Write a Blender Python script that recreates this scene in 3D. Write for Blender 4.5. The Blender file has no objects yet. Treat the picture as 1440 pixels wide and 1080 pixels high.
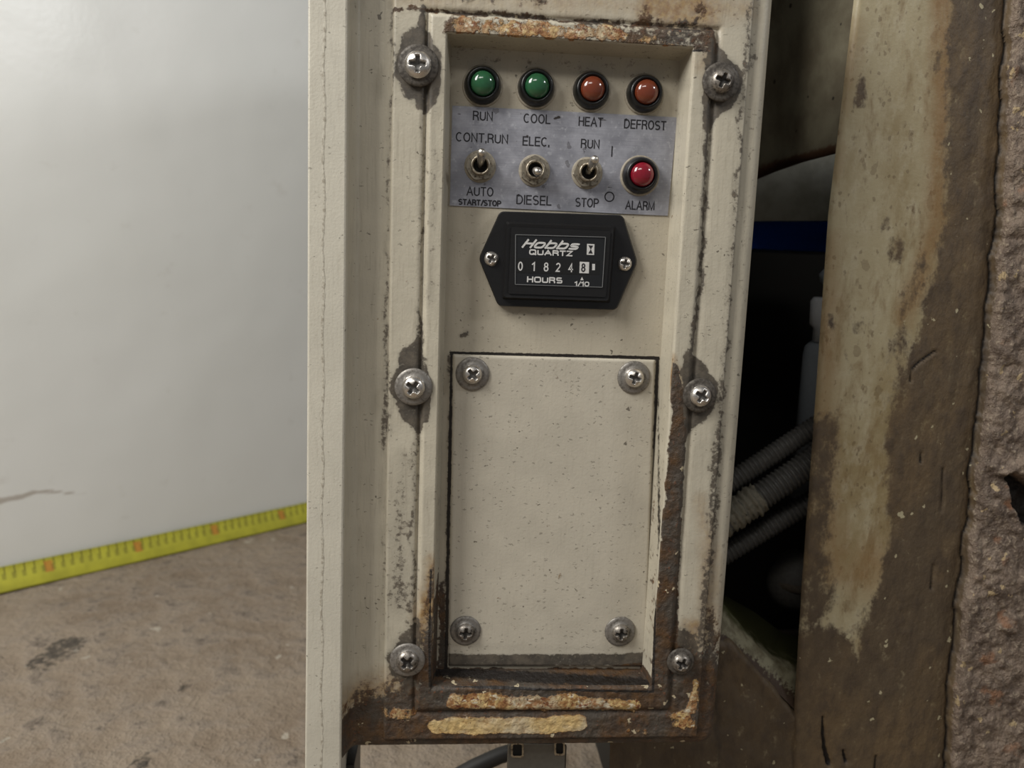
import bpy, bmesh, math, random
import numpy as np
from mathutils import Matrix, Vector
random.seed(7)
SC = bpy.context.scene
COL = SC.collection

# ------------------------------------------------------------------ camera
# world: X right along the control panel, Z up, Y away from the viewer; the panel face is the plane Y = 0
RX, RY, RZ = 0.14526376, -0.07151377, 0.03692201
T = np.array([0.022214, 0.00373681, 0.36327212])
F = 1080.0
cx, sx, cy, sy, cz, sz = (math.cos(RX), math.sin(RX), math.cos(RY), math.sin(RY), math.cos(RZ), math.sin(RZ))
RM = np.array([[1, 0, 0], [0, cx, -sx], [0, sx, cx]]) @ np.array([[cz, -sz, 0], [sz, cz, 0], [0, 0, 1]]) @ np.array([[cy, 0, sy], [0, 1, 0], [-sy, 0, cy]])
def toW(v): return np.array([v[0], v[2], -v[1]])
CAMP = toW(-RM.T @ T)
cam_data = bpy.data.cameras.new('camera')
cam = bpy.data.objects.new('camera', cam_data)
COL.objects.link(cam)
r_, u_, b_ = toW(RM[0]), toW(-RM[1]), toW(-RM[2])
cam.matrix_world = Matrix(((r_[0], u_[0], b_[0], CAMP[0]), (r_[1], u_[1], b_[1], CAMP[1]), (r_[2], u_[2], b_[2], CAMP[2]), (0, 0, 0, 1)))
cam_data.sensor_width = 36.0
cam_data.lens = 36.0 * F / 1440.0
cam_data.clip_start = 0.005
cam_data.clip_end = 50
cam_data.dof.use_dof = True
cam_data.dof.focus_distance = 0.362
cam_data.dof.aperture_fstop = 27.0 / 2.6
SC.camera = cam

# ------------------------------------------------------------------ world, lights, exposure
w = bpy.data.worlds.new('world'); SC.world = w; w.use_nodes = True
w.node_tree.nodes['Background'].inputs[0].default_value = (0.95, 0.97, 1.0, 1)
w.node_tree.nodes['Background'].inputs[1].default_value = 0.17
def area(name, loc, target, sx_, sy_, power, col=(1, 1, 1)):
    l = bpy.data.lights.new(name, 'AREA'); l.shape = 'RECTANGLE'; l.size = sx_; l.size_y = sy_; l.energy = power; l.color = col
    o = bpy.data.objects.new(name, l); COL.objects.link(o); o.location = loc
    d = Vector(target) - Vector(loc); o.rotation_euler = d.to_track_quat('-Z', 'Y').to_euler()
    return o
area('ceiling_tube_light', (-0.84, -0.46, 0.84), (-.25, .25, .05), 0.40, 0.6, 17, (1.0, 0.985, 0.95))
area('ceiling_tube_light', (-0.55, -1.6, 1.5), (-.3, .3, 0), 0.9, 0.2, 7.5, (1.0, 0.975, 0.93))
area('wall_highlight_lamp', (1.20, -0.68, 0.92), (-.53, .53, .31), 0.20, 0.12, 4.0, (0.95, 0.97, 1.0))  # unseen lamp added for the highlight on the wall's upper left
SC.view_settings.view_transform = 'Standard'
SC.view_settings.look = 'None'
SC.view_settings.exposure = 0.0
SC.view_settings.gamma = 1.0
SC.view_settings.use_curve_mapping = False

# ------------------------------------------------------------------ helpers
def ray(px, py):
    d = RM.T @ np.array([(px - 720) / F, (py - 540) / F, 1.0])
    return toW(d)
def P(px, py, Y=0.0):
    """the point of the plane at depth Y that the photograph shows at this pixel"""
    d = ray(px, py); return CAMP + d * ((Y - CAMP[1]) / d[1])
def PZ(px, py, Z):
    d = ray(px, py); return CAMP + d * ((Z - CAMP[2]) / d[2])
def mm(Y=0.0): return (Y - CAMP[1]) / F          # metres per pixel at depth Y

def lin(c):
    c = [x / 255.0 for x in c]
    return tuple((x / 12.92 if x <= 0.04045 else ((x + 0.055) / 1.055) ** 2.4) for x in c) + (1.0,)

def tag(o, label=None, cat=None, group=None, kind=None):
    if label: o['label'] = label
    if cat: o['category'] = cat
    if group: o['group'] = group
    if kind: o['kind'] = kind
    return o
def empty(name, loc=(0, 0, 0)):
    o = bpy.data.objects.new(name, None); COL.objects.link(o); o.location = loc; o.empty_display_size = 0.02
    return o
def link(name, me, mat=None, parent=None, smooth=False, at=None):
    if mat is not None and len(me.materials) == 0: me.materials.append(mat)
    o = bpy.data.objects.new(name, me); COL.objects.link(o)
    loc = Vector(at) if at is not None else Vector((0, 0, 0))
    if parent is not None:
        o.parent = parent
        p = parent
        while p is not None: loc = loc - p.location; p = p.parent
    o.location = loc
    if smooth:
        for p in me.polygons: p.use_smooth = True
    return o
def mesh(name, verts, faces):
    me = bpy.data.meshes.new(name); me.from_pydata([tuple(map(float, v)) for v in verts], [], faces); me.update(); return me

# numpy noise
def _h(ix, iy, s):
    n = (ix * 374761393 + iy * 668265263 + s * 1442695041) & 0xffffffff
    n = ((n ^ (n >> 13)) * 1274126177) & 0xffffffff
    return ((n ^ (n >> 16)) & 0xffff) / 65535.0
def vnoise(x, y, s=0):
    ix = np.floor(x).astype(np.int64); iy = np.floor(y).astype(np.int64)
    fx = x - ix; fy = y - iy
    fx = fx * fx * (3 - 2 * fx); fy = fy * fy * (3 - 2 * fy)
    a = _h(ix, iy, s); b = _h(ix + 1, iy, s); c = _h(ix, iy + 1, s); d = _h(ix + 1, iy + 1, s)
    return (a * (1 - fx) + b * fx) * (1 - fy) + (c * (1 - fx) + d * fx) * fy
def fbm(x, y, s=0, o=4):
    r = 0; a = 0.5; t = 0
    for i in range(o):
        r = r + a * vnoise(x, y, s + i * 17); t += a; a *= 0.5; x = x * 2.03 + 5.1; y = y * 2.03 + 1.7
    return r / t
def sstep(a, b, x):
    t = np.clip((x - a) / (b - a), 0, 1); return t * t * (3 - 2 * t)

# stains: a stroke is a chain of (pixel x, pixel y, radius), laid on the plane at depth Y
def paint(X, Z, strokes, Y=0.0):
    m = np.zeros_like(X); k = mm(Y); X0, Z0 = X, Z
    wx = (fbm(X * 170, Z * 110, 41) - .5) * .0052 + (fbm(X * 800, Z * 800, 43, 2) - .5) * .0016
    wz = (fbm(X * 170, Z * 170, 47) - .5) * .0060 + (fbm(X * 800, Z * 800, 49, 2) - .5) * .0016
    for st in strokes:
        pts, soft, strength = st
        a_ = min(1.0, max(0.0, (soft - 1.5) / 2.5)); X = X0 + wx * a_; Z = Z0 + wz * a_
        pw = []
        for (a, b, r) in pts:
            q = P(a, b, Y); pw.append((q[0], q[2], r * k))
        if len(pw) == 1: pw = pw * 2
        s = soft * k
        best = np.full_like(X, -1e9)
        for (x0, z0, r0), (x1, z1, r1) in zip(pw[:-1], pw[1:]):
            dx, dz = x1 - x0, z1 - z0; L = dx * dx + dz * dz + 1e-12
            t = np.clip(((X - x0) * dx + (Z - z0) * dz) / L, 0, 1)
            d = np.hypot(X - x0 - t * dx, Z - z0 - t * dz)
            best = np.maximum(best, (r0 + (r1 - r0) * t) - d)
        m = np.maximum(m, strength * np.clip(0.5 + best / (2 * s), 0, 1))
    return m

def set_attr(me, name, vals):
    a = me.attributes.new(name, 'FLOAT', 'POINT'); a.data.foreach_set('value', np.asarray(vals, dtype=np.float32).ravel())

def grid(name, xs, zs, Yf, keep=None, attrs=None, warp=None):
    """height field facing -Y over the lines xs (left to right) and zs (top to bottom)"""
    X, Z = np.meshgrid(xs, zs); 
    Y = Yf(X, Z) if callable(Yf) else np.full_like(X, Yf)
    Xo, Zo = (X, Z) if warp is None else warp(X, Z)
    n, m = X.shape
    verts = np.stack([Xo, Y, Zo], -1).reshape(-1, 3)
    i = np.arange(n * m).reshape(n, m)
    q = np.stack([i[:-1, :-1], i[1:, :-1], i[1:, 1:], i[:-1, 1:]], -1).reshape(-1, 4)
    if keep is not None:
        xc = (X[:-1, :-1] + X[1:, 1:]) / 2; zc = (Z[:-1, :-1] + Z[1:, 1:]) / 2
        q = q[keep(xc, zc).ravel()]
    me = bpy.data.meshes.new(name)
    me.vertices.add(len(verts)); me.vertices.foreach_set('co', verts.astype(np.float32).ravel())
    me.loops.add(len(q) * 4); me.loops.foreach_set('vertex_index', q.astype(np.int32).ravel())
    me.polygons.add(len(q)); me.polygons.foreach_set('loop_start', np.arange(0, len(q) * 4, 4, dtype=np.int32))
    me.polygons.foreach_set('use_smooth', np.ones(len(q), dtype=bool))
    me.update(calc_edges=True)
    if attrs:
        for k, fn in attrs.items(): set_attr(me, k, fn(X, Z))
    me.validate()
    return me

def loft(name, loops, cap0=False, cap1=True, smooth=False):
    verts = []; faces = []; n = len(loops[0])
    for lp in loops: verts += [tuple(v) for v in lp]
    for k in range(len(loops) - 1):
        for i in range(n):
            j = (i + 1) % n
            faces.append((k * n + i, k * n + j, (k + 1) * n + j, (k + 1) * n + i))
    if cap0: faces.append(tuple(range(n))[::-1])
    if cap1: faces.append(tuple((len(loops) - 1) * n + i for i in range(n)))
    me = mesh(name, verts, faces)
    bm = bmesh.new(); bm.from_mesh(me); bmesh.ops.recalc_face_normals(bm, faces=bm.faces); bm.to_mesh(me); bm.free()
    if smooth:
        for p in me.polygons: p.use_smooth = True
    return me
def roundpoly(pts, r, n=5):
    out = []; m = len(pts)
    for i in range(m):
        p = np.array(pts[i], float); a = np.array(pts[i - 1], float) - p; b = np.array(pts[(i + 1) % m], float) - p
        la, lb = np.linalg.norm(a), np.linalg.norm(b); a /= la; b /= lb
        for k in range(n + 1):
            t = k / n; s = p + a * r * (1 - t); e = p + b * r * t
            out.append(tuple((s * (1 - t) + e * t)))
    return out
def lathe(name, prof, seg=40, smooth=True, cap=True):
    """profile of (radius, height towards the viewer) turned about the local -Y axis"""
    verts = []; faces = []
    for (r, h) in prof:
        for k in range(seg):
            a = 2 * math.pi * k / seg; verts.append((r * math.cos(a), -h, r * math.sin(a)))
    for j in range(len(prof) - 1):
        for k in range(seg):
            l = (k + 1) % seg; faces.append((j * seg + k, j * seg + l, (j + 1) * seg + l, (j + 1) * seg + k))
    if cap: faces.append(tuple((len(prof) - 1) * seg + k for k in range(seg)))
    me = mesh(name, verts, faces)
    bm = bmesh.new(); bm.from_mesh(me); bmesh.ops.recalc_face_normals(bm, faces=bm.faces); bm.to_mesh(me); bm.free()
    if smooth:
        for p in me.polygons: p.use_smooth = len(p.vertices) == 4
    return me
def boxmesh(name, x0, x1, y0, y1, z0, z1, bev=0.0):
    bm = bmesh.new(); bmesh.ops.create_cube(bm, size=1)
    for v in bm.verts:
        v.co = ((x0 + x1) / 2 + v.co.x * (x1 - x0), (y0 + y1) / 2 + v.co.y * (y1 - y0), (z0 + z1) / 2 + v.co.z * (z1 - z0))
    if bev: bmesh.ops.bevel(bm, geom=list(bm.edges), offset=bev, segments=2, affect='EDGES', profile=0.7)
    me = bpy.data.meshes.new(name); bm.to_mesh(me); bm.free(); return me
def tube(name, pts, radf, seg=18, caps=True):
    pts = [Vector(p) for p in pts]; verts = []; faces = []
    up = Vector((0.13, 0.2, 1)).normalized(); n = len(pts)
    for i, p in enumerate(pts):
        t = (pts[min(i + 1, n - 1)] - pts[max(i - 1, 0)]).normalized()
        s = t.cross(up).normalized(); q = s.cross(t).normalized(); r = radf(i / (n - 1)) if callable(radf) else radf
        for k in range(seg):
            a = 2 * math.pi * k / seg; verts.append(p + s * (r * math.cos(a)) + q * (r * math.sin(a)))
    for i in range(n - 1):
        for k in range(seg):
            l = (k + 1) % seg; faces.append((i * seg + k, i * seg + l, (i + 1) * seg + l, (i + 1) * seg + k))
    if caps: faces.append(tuple(range(seg))); faces.append(tuple((n - 1) * seg + k for k in range(seg)))
    me = mesh(name, verts, faces)
    bm = bmesh.new(); bm.from_mesh(me); bmesh.ops.recalc_face_normals(bm, faces=bm.faces); bm.to_mesh(me); bm.free()
    for p in me.polygons: p.use_smooth = True
    return me

# ------------------------------------------------------------------ materials
class NT:
    def __init__(s, name):
        s.m = bpy.data.materials.new(name); s.m.use_nodes = True; s.t = s.m.node_tree; s.n = s.t.nodes; s.l = s.t.links
        s.b = s.n['Principled BSDF']; s.co = s.n.new('ShaderNodeTexCoord').outputs['Object']
    def put(s, sock, v):
        if isinstance(v, bpy.types.NodeSocket): s.l.new(v, sock)
        elif isinstance(v, (tuple, list)) and sock.type == 'RGBA': sock.default_value = tuple(v) if len(v) == 4 else tuple(v) + (1,)
        else: sock.default_value = v
    def math(s, op, a, b=0.0, c=0.0, clamp=False):
        n = s.n.new('ShaderNodeMath'); n.operation = op; n.use_clamp = clamp
        s.put(n.inputs[0], a); s.put(n.inputs[1], b); s.put(n.inputs[2], c); return n.outputs[0]
    def ss(s, v, a, b, lo=0.0, hi=1.0):
        n = s.n.new('ShaderNodeMapRange'); n.interpolation_type = 'SMOOTHSTEP'
        s.put(n.inputs[0], v); s.put(n.inputs[1], a); s.put(n.inputs[2], b); s.put(n.inputs[3], lo); s.put(n.inputs[4], hi); return n.outputs[0]
    def mix(s, f, a, b, mode='MIX'):
        n = s.n.new('ShaderNodeMix'); n.data_type = 'RGBA'; n.blend_type = mode
        s.put(n.inputs[0], f); s.put(n.inputs[6], a); s.put(n.inputs[7], b); return n.outputs[2]
    def scale(s, v, sc):
        n = s.n.new('ShaderNodeMapping'); s.l.new(v, n.inputs[0]); n.inputs[3].default_value = sc; return n.outputs[0]
    def noise(s, sc, det=4, rough=0.55, co=None, dist=0.0):
        n = s.n.new('ShaderNodeTexNoise'); s.l.new(co or s.co, n.inputs['Vector']); n.inputs['Scale'].default_value = sc
        n.inputs['Detail'].default_value = det; n.inputs['Roughness'].default_value = rough; n.inputs['Distortion'].default_value = dist
        return n.outputs['Fac']
    def warp(s, co, sc, amt):
        n = s.n.new('ShaderNodeTexNoise'); s.l.new(co, n.inputs['Vector']); n.inputs['Scale'].default_value = sc; n.inputs['Detail'].default_value = 3
        v = s.n.new('ShaderNodeVectorMath'); v.operation = 'MULTIPLY_ADD'; s.l.new(n.outputs['Color'], v.inputs[0])
        v.inputs[1].default_value = (amt, amt, amt); s.l.new(co, v.inputs[2]); return v.outputs[0]
    def voro(s, sc, co=None):
        n = s.n.new('ShaderNodeTexVoronoi'); s.l.new(co or s.co, n.inputs['Vector']); n.inputs['Scale'].default_value = sc
        sep = s.n.new('ShaderNodeSeparateColor'); s.l.new(n.outputs['Color'], sep.inputs[0])
        return n.outputs['Distance'], sep.outputs[0], sep.outputs[1]
    def specks(s, sc, frac, size, co=None):
        """sparse dots of uneven size: 1 inside a speck"""
        d, a, b = s.voro(sc, co)
        r = s.math('MULTIPLY', b, size)
        ins = s.math('LESS_THAN', d, r); sel = s.math('LESS_THAN', a, frac)
        return s.math('MULTIPLY', ins, sel)
    def attr(s, name):
        n = s.n.new('ShaderNodeAttribute'); n.attribute_name = name; return n.outputs['Fac']
    def bump(s, h, strength, dist, prev=None):
        n = s.n.new('ShaderNodeBump'); s.put(n.inputs['Strength'], strength); n.inputs['Distance'].default_value = dist
        s.l.new(h, n.inputs['Height'])
        if prev: s.l.new(prev, n.inputs['Normal'])
        return n.outputs[0]
    def out(s, col, rough=0.5, metal=0.0, normal=None, spec=None, coat=None):
        s.put(s.b.inputs['Base Color'], col); s.put(s.b.inputs['Roughness'], rough); s.put(s.b.inputs['Metallic'], metal)
        if normal: s.l.new(normal, s.b.inputs['Normal'])
        if spec is not None: s.put(s.b.inputs['Specular IOR Level'], spec)
        if coat is not None: s.put(s.b.inputs['Coat Weight'], coat); s.b.inputs['Coat Roughness'].default_value = 0.08
        return s.m

def weathered(name, base, speck=1.0, streak=0.35, rough=0.42):
    """cream enamel with chips, grime, ochre stains and rust driven by the mesh's stain attributes"""
    t = NT(name)
    n1 = t.noise(420, 5, 0.65); n2 = t.noise(55, 4, 0.5); n3 = t.noise(150, 5, 0.6); n4 = t.noise(800, 3, 0.6)
    st = t.noise(1.0, 4, 0.6, co=t.scale(t.co, (900, 900, 60)))
    col = t.mix(t.ss(n2, 0.35, 0.7, 0, 0.5), base, tuple(c * 0.84 for c in base[:3]) + (1,))
    col = t.mix(t.ss(st, 0.5, 0.72, 0, streak), col, lin((146, 137, 120)))
    wco = t.warp(t.co, 260, 0.006)
    dash = t.scale(t.warp(t.co, 500, 0.003), (0.42, 1, 1.25))
    sp = t.specks(230, 0.06 * speck, 0.24, wco)
    sp2 = t.specks(430, 0.20 * speck, 0.26, dash)
    sp3 = t.specks(800, 0.13 * speck, 0.34, dash)
    patchy = t.ss(t.noise(38, 3, 0.5), 0.38, 0.6)
    sp2 = t.math('MULTIPLY', sp2, patchy)
    spk = t.math('MAXIMUM', sp, t.math('MAXIMUM', sp2, t.math('MULTIPLY', sp3, 0.6)))
    col = t.mix(t.math('MULTIPLY', spk, 0.72), col, lin((62, 54, 44)))
    ochre = t.attr('ochre'); grime = t.attr('grime'); rust = t.attr('rust'); bar = t.attr('bar')
    och = t.math('MULTIPLY', ochre, t.ss(n3, 0.25, 0.6, 0.45, 1.0))
    col = t.mix(och, col, t.mix(t.ss(n1, .35, .65), lin((150, 118, 66)), lin((122, 84, 44))))
    gm = t.math('ADD', grime, t.math('MULTIPLY', t.math('SUBTRACT', n1, 0.5), 1.5))
    gm = t.math('ADD', gm, t.math('MULTIPLY', t.math('SUBTRACT', n3, 0.5), 1.2))
    gmk = t.ss(gm, 0.34, 0.82); gsoft = t.math('MULTIPLY', grime, 0.40)
    gmk = t.math('MAXIMUM', t.math('MULTIPLY', gmk, 0.93), gsoft)
    gcol = t.mix(t.ss(n3, .38, .64), lin((50, 43, 36)), lin((84, 75, 64)))
    gcol = t.mix(t.ss(n1, .58, .74, 0, .7), gcol, lin((112, 102, 86)))
    col = t.mix(gmk, col, gcol)
    rm = t.math('ADD', rust, t.math('MULTIPLY', t.math('SUBTRACT', n1, 0.5), 1.3))
    rm = t.math('ADD', rm, t.math('MULTIPLY', t.math('SUBTRACT', n3, 0.5), 1.5))
    rmk = t.ss(rm, 0.34, 0.70)
    ro = t.mix(t.ss(n3, .36, .66), lin((64, 50, 38)), lin((90, 66, 42)))
    ro = t.mix(t.ss(n2, .42, .62, 0, .8), ro, lin((74, 68, 60)))
    ro = t.mix(t.ss(n1, .58, .76, 0, .8), ro, lin((128, 74, 38)))
    flake = t.math('MULTIPLY', t.specks(260, 0.06, 0.5, t.warp(t.co, 380, 0.007)), t.ss(rust, .5, .9))
    ro = t.mix(flake, ro, lin((186, 172, 142)))
    col = t.mix(rmk, col, ro)
    # patches of stained paint that survive on the rust
    bn = t.math('ADD', bar, t.math('ADD', t.math('MULTIPLY', t.math('SUBTRACT', n3, 0.5), 1.7), t.math('MULTIPLY', t.math('SUBTRACT', n1, 0.5), 1.0)))
    bmk = t.ss(bn, 0.44, 0.66)
    mot = t.math('SUBTRACT', 1.0, t.math('MULTIPLY', ochre, .85))
    bc = t.mix(t.ss(n2, .40, .62), lin((204, 176, 120)), lin((190, 174, 142)))
    bc = t.mix(t.math('MULTIPLY', t.ss(t.noise(230, 5, .65), .44, .60), t.math('MULTIPLY', mot, .85)), bc, lin((140, 92, 50)))
    bc = t.mix(t.math('MULTIPLY', t.ss(t.noise(330, 5, .7, dist=.6), .53, .62), mot), bc, lin((104, 54, 34)))
    bc = t.mix(t.math('MULTIPLY', t.ss(t.noise(290, 3, .6, co=t.scale(t.co, (.8, 1, 1.3))), .56, .66), mot), bc, lin((206, 196, 172)))
    edge_ = t.math('MULTIPLY', bmk, t.ss(bn, .95, .58)); bc = t.mix(t.math('MULTIPLY', edge_, .7), bc, lin((140, 94, 46)))
    bc = t.mix(t.math('MULTIPLY', t.specks(500, .12, .3, wco), .8), bc, lin((58, 42, 30)))
    col = t.mix(bmk, col, bc)
    gp = t.attr('gap_shade'); col = t.mix(t.ss(t.math('ADD', gp, t.math('MULTIPLY', t.math('SUBTRACT', n1, .5), .8)), .3, .6), col, lin((30, 24, 19)))  # near-black shade of the gaps painted into the colour
    dark = t.math('MAXIMUM', gmk, rmk)
    rg = t.ss(dark, 0, 1, rough, 0.62)
    wet = t.ss(rm, .5, 1.1); rg = t.math('SUBTRACT', rg, t.math('MULTIPLY', t.math('MULTIPLY', wet, t.ss(n3, .5, .6)), 0.25))
    b1 = t.bump(t.math('SUBTRACT', n4, t.math('MULTIPLY', spk, 0.8)), 0.22, 0.0006)
    b2 = t.bump(n1, t.math('MULTIPLY', t.math('MAXIMUM', rmk, t.math('MULTIPLY', bar, .8)), 0.6, clamp=True), 0.0014, b1)
    b3 = t.bump(t.math('ADD', n3, t.math('MULTIPLY', bmk, .5)), t.math('MULTIPLY', t.math('MAXIMUM', rmk, bar), .7, clamp=True), 0.002, b2)
    return t.out(col, rg, 0.0, b3)

CREAM = lin((188, 180, 161))
M = {}
M['enamel'] = weathered('cream_enamel', CREAM)
M['plate'] = weathered('cream_plate_enamel', lin((189, 181, 164)), speck=2.4, streak=0.12)
M['inner'] = weathered('cream_inner_enamel', lin((182, 173, 154)), speck=1.8, streak=0.15)
M['flange'] = weathered('cream_flange_enamel', lin((200, 194, 178)), speck=1.0, streak=0.2)

def metal(name, c, rough=0.3, dirt=0.3, met=0.95, dcol=(58, 52, 46)):
    t = NT(name); n = t.noise(900, 4, .6); n2 = t.noise(300, 4, .6)
    col = t.mix(t.ss(t.math('MULTIPLY', t.math('ADD', n, n2), 0.5), .62 - dirt * .35, .82 - dirt * .35), c, lin(dcol))
    s = t.attr('slot'); col = t.mix(s, col, lin((22, 19, 17)))
    rg = t.ss(n2, .3, .7, rough, rough + .25)
    mt = t.math('MULTIPLY', t.math('SUBTRACT', 1.0, s), met)
    return t.out(col, rg, mt, t.bump(n, .10, .0003))
M['screw'] = metal('zinc_screw_head', lin((214, 208, 200)), .22, .30)
M['screw_dull'] = metal('dull_screw_head', lin((150, 143, 134)), .36, .55, .8)
M['washer'] = metal('grey_washer', lin((138, 133, 126)), .40, .45, .55, (92, 86, 79))
M['washer_dirty'] = metal('grimy_washer', lin((96, 90, 82)), .5, .6, .3, (60, 54, 48))
M['nickel'] = metal('aged_nickel', lin((176, 166, 148)), .28, .45, .9, (70, 58, 44))
M['lever'] = metal('bright_lever', lin((208, 202, 192)), .20, .15, 1.0)

def plain(name, c, rough=0.5, metal_=0.0, bump=0.0, bsc=400, spec=None, vary=0.15, coat=None):
    t = NT(name); n = t.noise(bsc, 4, .6)
    col = t.mix(t.ss(n, .35, .7, 0, vary), c, tuple(x * .45 for x in c[:3]) + (1,))
    return t.out(col, rough, metal_, t.bump(n, bump, .001) if bump else None, spec, coat)
M['black'] = plain('black_plastic', lin((26, 25, 25)), .34, bump=.12)
M['bezel'] = plain('black_bezel', lin((20, 20, 19)), .30, bump=.1)
M['hole'] = plain('dark_hole', lin((14, 12, 11)), .7)
M['ink'] = plain('black_ink', lin((28, 26, 30)), .55, vary=.0)
M['white_ink'] = plain('white_ink', lin((206, 204, 200)), .5, vary=.25, bsc=1500)
M['dial'] = plain('dial_black', lin((30, 31, 33)), .35)
M['drum'] = plain('drum_black', lin((15, 15, 15)), .5)
M['glue'] = plain('pale_sealant', lin((158, 149, 132)), .6, bump=.3, vary=.5)

def lens_mat(name, c, d):
    t = NT(name); n = t.noise(500, 3)
    fr = t.n.new('ShaderNodeLayerWeight'); fr.inputs[0].default_value = .35
    col = t.mix(t.ss(n, .3, .8, 0, .3), c, d)
    m = t.out(col, .16, 0, t.bump(n, .05, .0005), coat=.6)
    t.b.inputs['Subsurface Weight'].default_value = .25; t.b.inputs['Subsurface Radius'].default_value = (.3, .3, .3); t.b.inputs['Subsurface Scale'].default_value = .003
    return m
M['lens_green'] = lens_mat('green_lens', lin((40, 92, 58)), lin((24, 60, 40)))
M['lens_amber'] = lens_mat('amber_lens', lin((116, 54, 32)), lin((94, 44, 28)))
M['lens_red'] = lens_mat('red_lens', lin((132, 20, 38)), lin((96, 14, 28)))

def decal_mat():
    t = NT('brushed_aluminium_label')
    n1 = t.noise(120, 5, .6); n2 = t.noise(420, 4, .6); br = t.noise(1, 3, .6, co=t.scale(t.co, (60, 900, 2600)))
    col = t.mix(t.ss(n1, .35, .68), lin((152, 152, 159)), lin((172, 172, 179)))
    col = t.mix(t.ss(n2, .56, .72, 0, .55), col, lin((206, 206, 210)))
    col = t.mix(t.ss(br, .3, .75, 0, .25), col, lin((122, 122, 130)))
    sp = t.math('MULTIPLY', t.specks(260, .10, .35, t.warp(t.co, 300, .006)), .55)
    col = t.mix(sp, col, lin((84, 80, 82)))
    gr = t.attr('grime'); gm = t.ss(t.math('ADD', gr, t.math('MULTIPLY', t.math('SUBTRACT', n2, .5), .7)), .4, .65)
    col = t.mix(gm, col, lin((70, 64, 60)))
    return t.out(col, t.ss(n1, .3, .7, .34, .5), .45, t.bump(t.math('ADD', br, n2), .12, .0004))
M['decal'] = decal_mat()

def rusty_post():
    t = NT('rusted_painted_steel')
    nA = t.noise(28, 5, .6, co=t.scale(t.co, (1, 1, .45))); nB = t.noise(120, 5, .65, co=t.scale(t.co, (1, 1, .55))); nC = t.noise(420, 4, .65)
    crm = t.mix(t.ss(nA, .4, .62), lin((160, 148, 118)), lin((138, 122, 88)))
    crm = t.mix(t.ss(nB, .45, .66, 0, .5), crm, lin((176, 166, 140)))
    crm = t.mix(t.ss(nB, .60, .74, 0, .8), crm, lin((96, 74, 44)))
    dots = t.specks(120, .22, .42, t.scale(t.warp(t.co, 120, .01), (1, 1, .55)))
    crm = t.mix(t.math('MULTIPLY', dots, .35), crm, lin((92, 72, 46)))
    nD = t.noise(75, 5, .7, co=t.scale(t.co, (1.2, 1, .42)), dist=.4); nE = t.noise(160, 5, .7, co=t.scale(t.co, (1, 1, .5)))
    crm = t.mix(t.ss(nD, .50, .70, 0, .62), crm, lin((116, 94, 60)))
    crm = t.mix(t.ss(nE, .56, .70, 0, .6), crm, lin((98, 80, 54)))
    dots2 = t.specks(420, .25, .38, t.scale(t.warp(t.co, 300, .004), (1, 1, .6)))
    crm = t.mix(t.math('MULTIPLY', dots2, .45), crm, lin((92, 74, 50)))
    r = t.mix(t.ss(nA, .38, .64), lin((84, 70, 52)), lin((98, 80, 56)))
    r = t.mix(t.ss(nB, .42, .70, 0, .7), r, lin((66, 54, 42)))
    r = t.mix(t.specks(300, .05, .45, t.warp(t.co, 300, .006)), r, lin((168, 158, 128)))
    k = t.attr('rust'); o = t.attr('ochre'); c = t.attr('crust')
    crm = t.mix(t.math('MULTIPLY', o, t.ss(nB, .3, .6, .5, 1)), crm, lin((126, 94, 52)))
    rm = t.math('ADD', k, t.math('ADD', t.math('MULTIPLY', t.math('SUBTRACT', nB, .5), 2.0), t.math('MULTIPLY', t.math('SUBTRACT', nC, .5), .8)))
    rmk = t.ss(rm, .25, .85)
    col = t.mix(rmk, crm, r)
    cr = t.mix(t.ss(nB, .35, .65), lin((134, 117, 101)), lin((96, 81, 69)))
    cr = t.mix(t.ss(nC, .52, .70), cr, lin((158, 142, 122)))
    cr = t.mix(t.specks(190, .16, .5, t.warp(t.co, 200, .01)), cr, lin((176, 154, 118)))
    cr = t.mix(t.ss(t.noise(60, 3), .60, .70, 0, .6), cr, lin((142, 96, 62)))
    cmk = t.ss(t.math('ADD', c, t.math('MULTIPLY', t.math('SUBTRACT', nC, .5), .5)), .4, .6)
    col = t.mix(cmk, col, cr)
    col = t.mix(t.ss(t.attr('grime'), .3, .7), col, lin((30, 24, 19)))
    b = t.bump(nB, t.math('ADD', t.math('MULTIPLY', rmk, .35), t.math('MULTIPLY', cmk, .6), clamp=True), .004)
    b = t.bump(nC, t.math('ADD', .15, t.math('MULTIPLY', cmk, .7)), .002, b)
    return t.out(col, t.ss(rmk, 0, 1, .5, .62), 0, b)
M['post'] = rusty_post()

# ------------------------------------------------------------------ the setting: floor and white wall
FLOOR = -0.325
fa, fb = PZ(0, 834, FLOOR), PZ(428, 735, FLOOR)          # two points of the line where wall meets floor
wd = Vector(fb - fa).normalized(); wn = Vector((wd.y, -wd.x, 0)).normalized()   # wn points into the room
if wn.y > 0: wn = -wn
W0 = Vector(fa) - wn * 0.012

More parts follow.
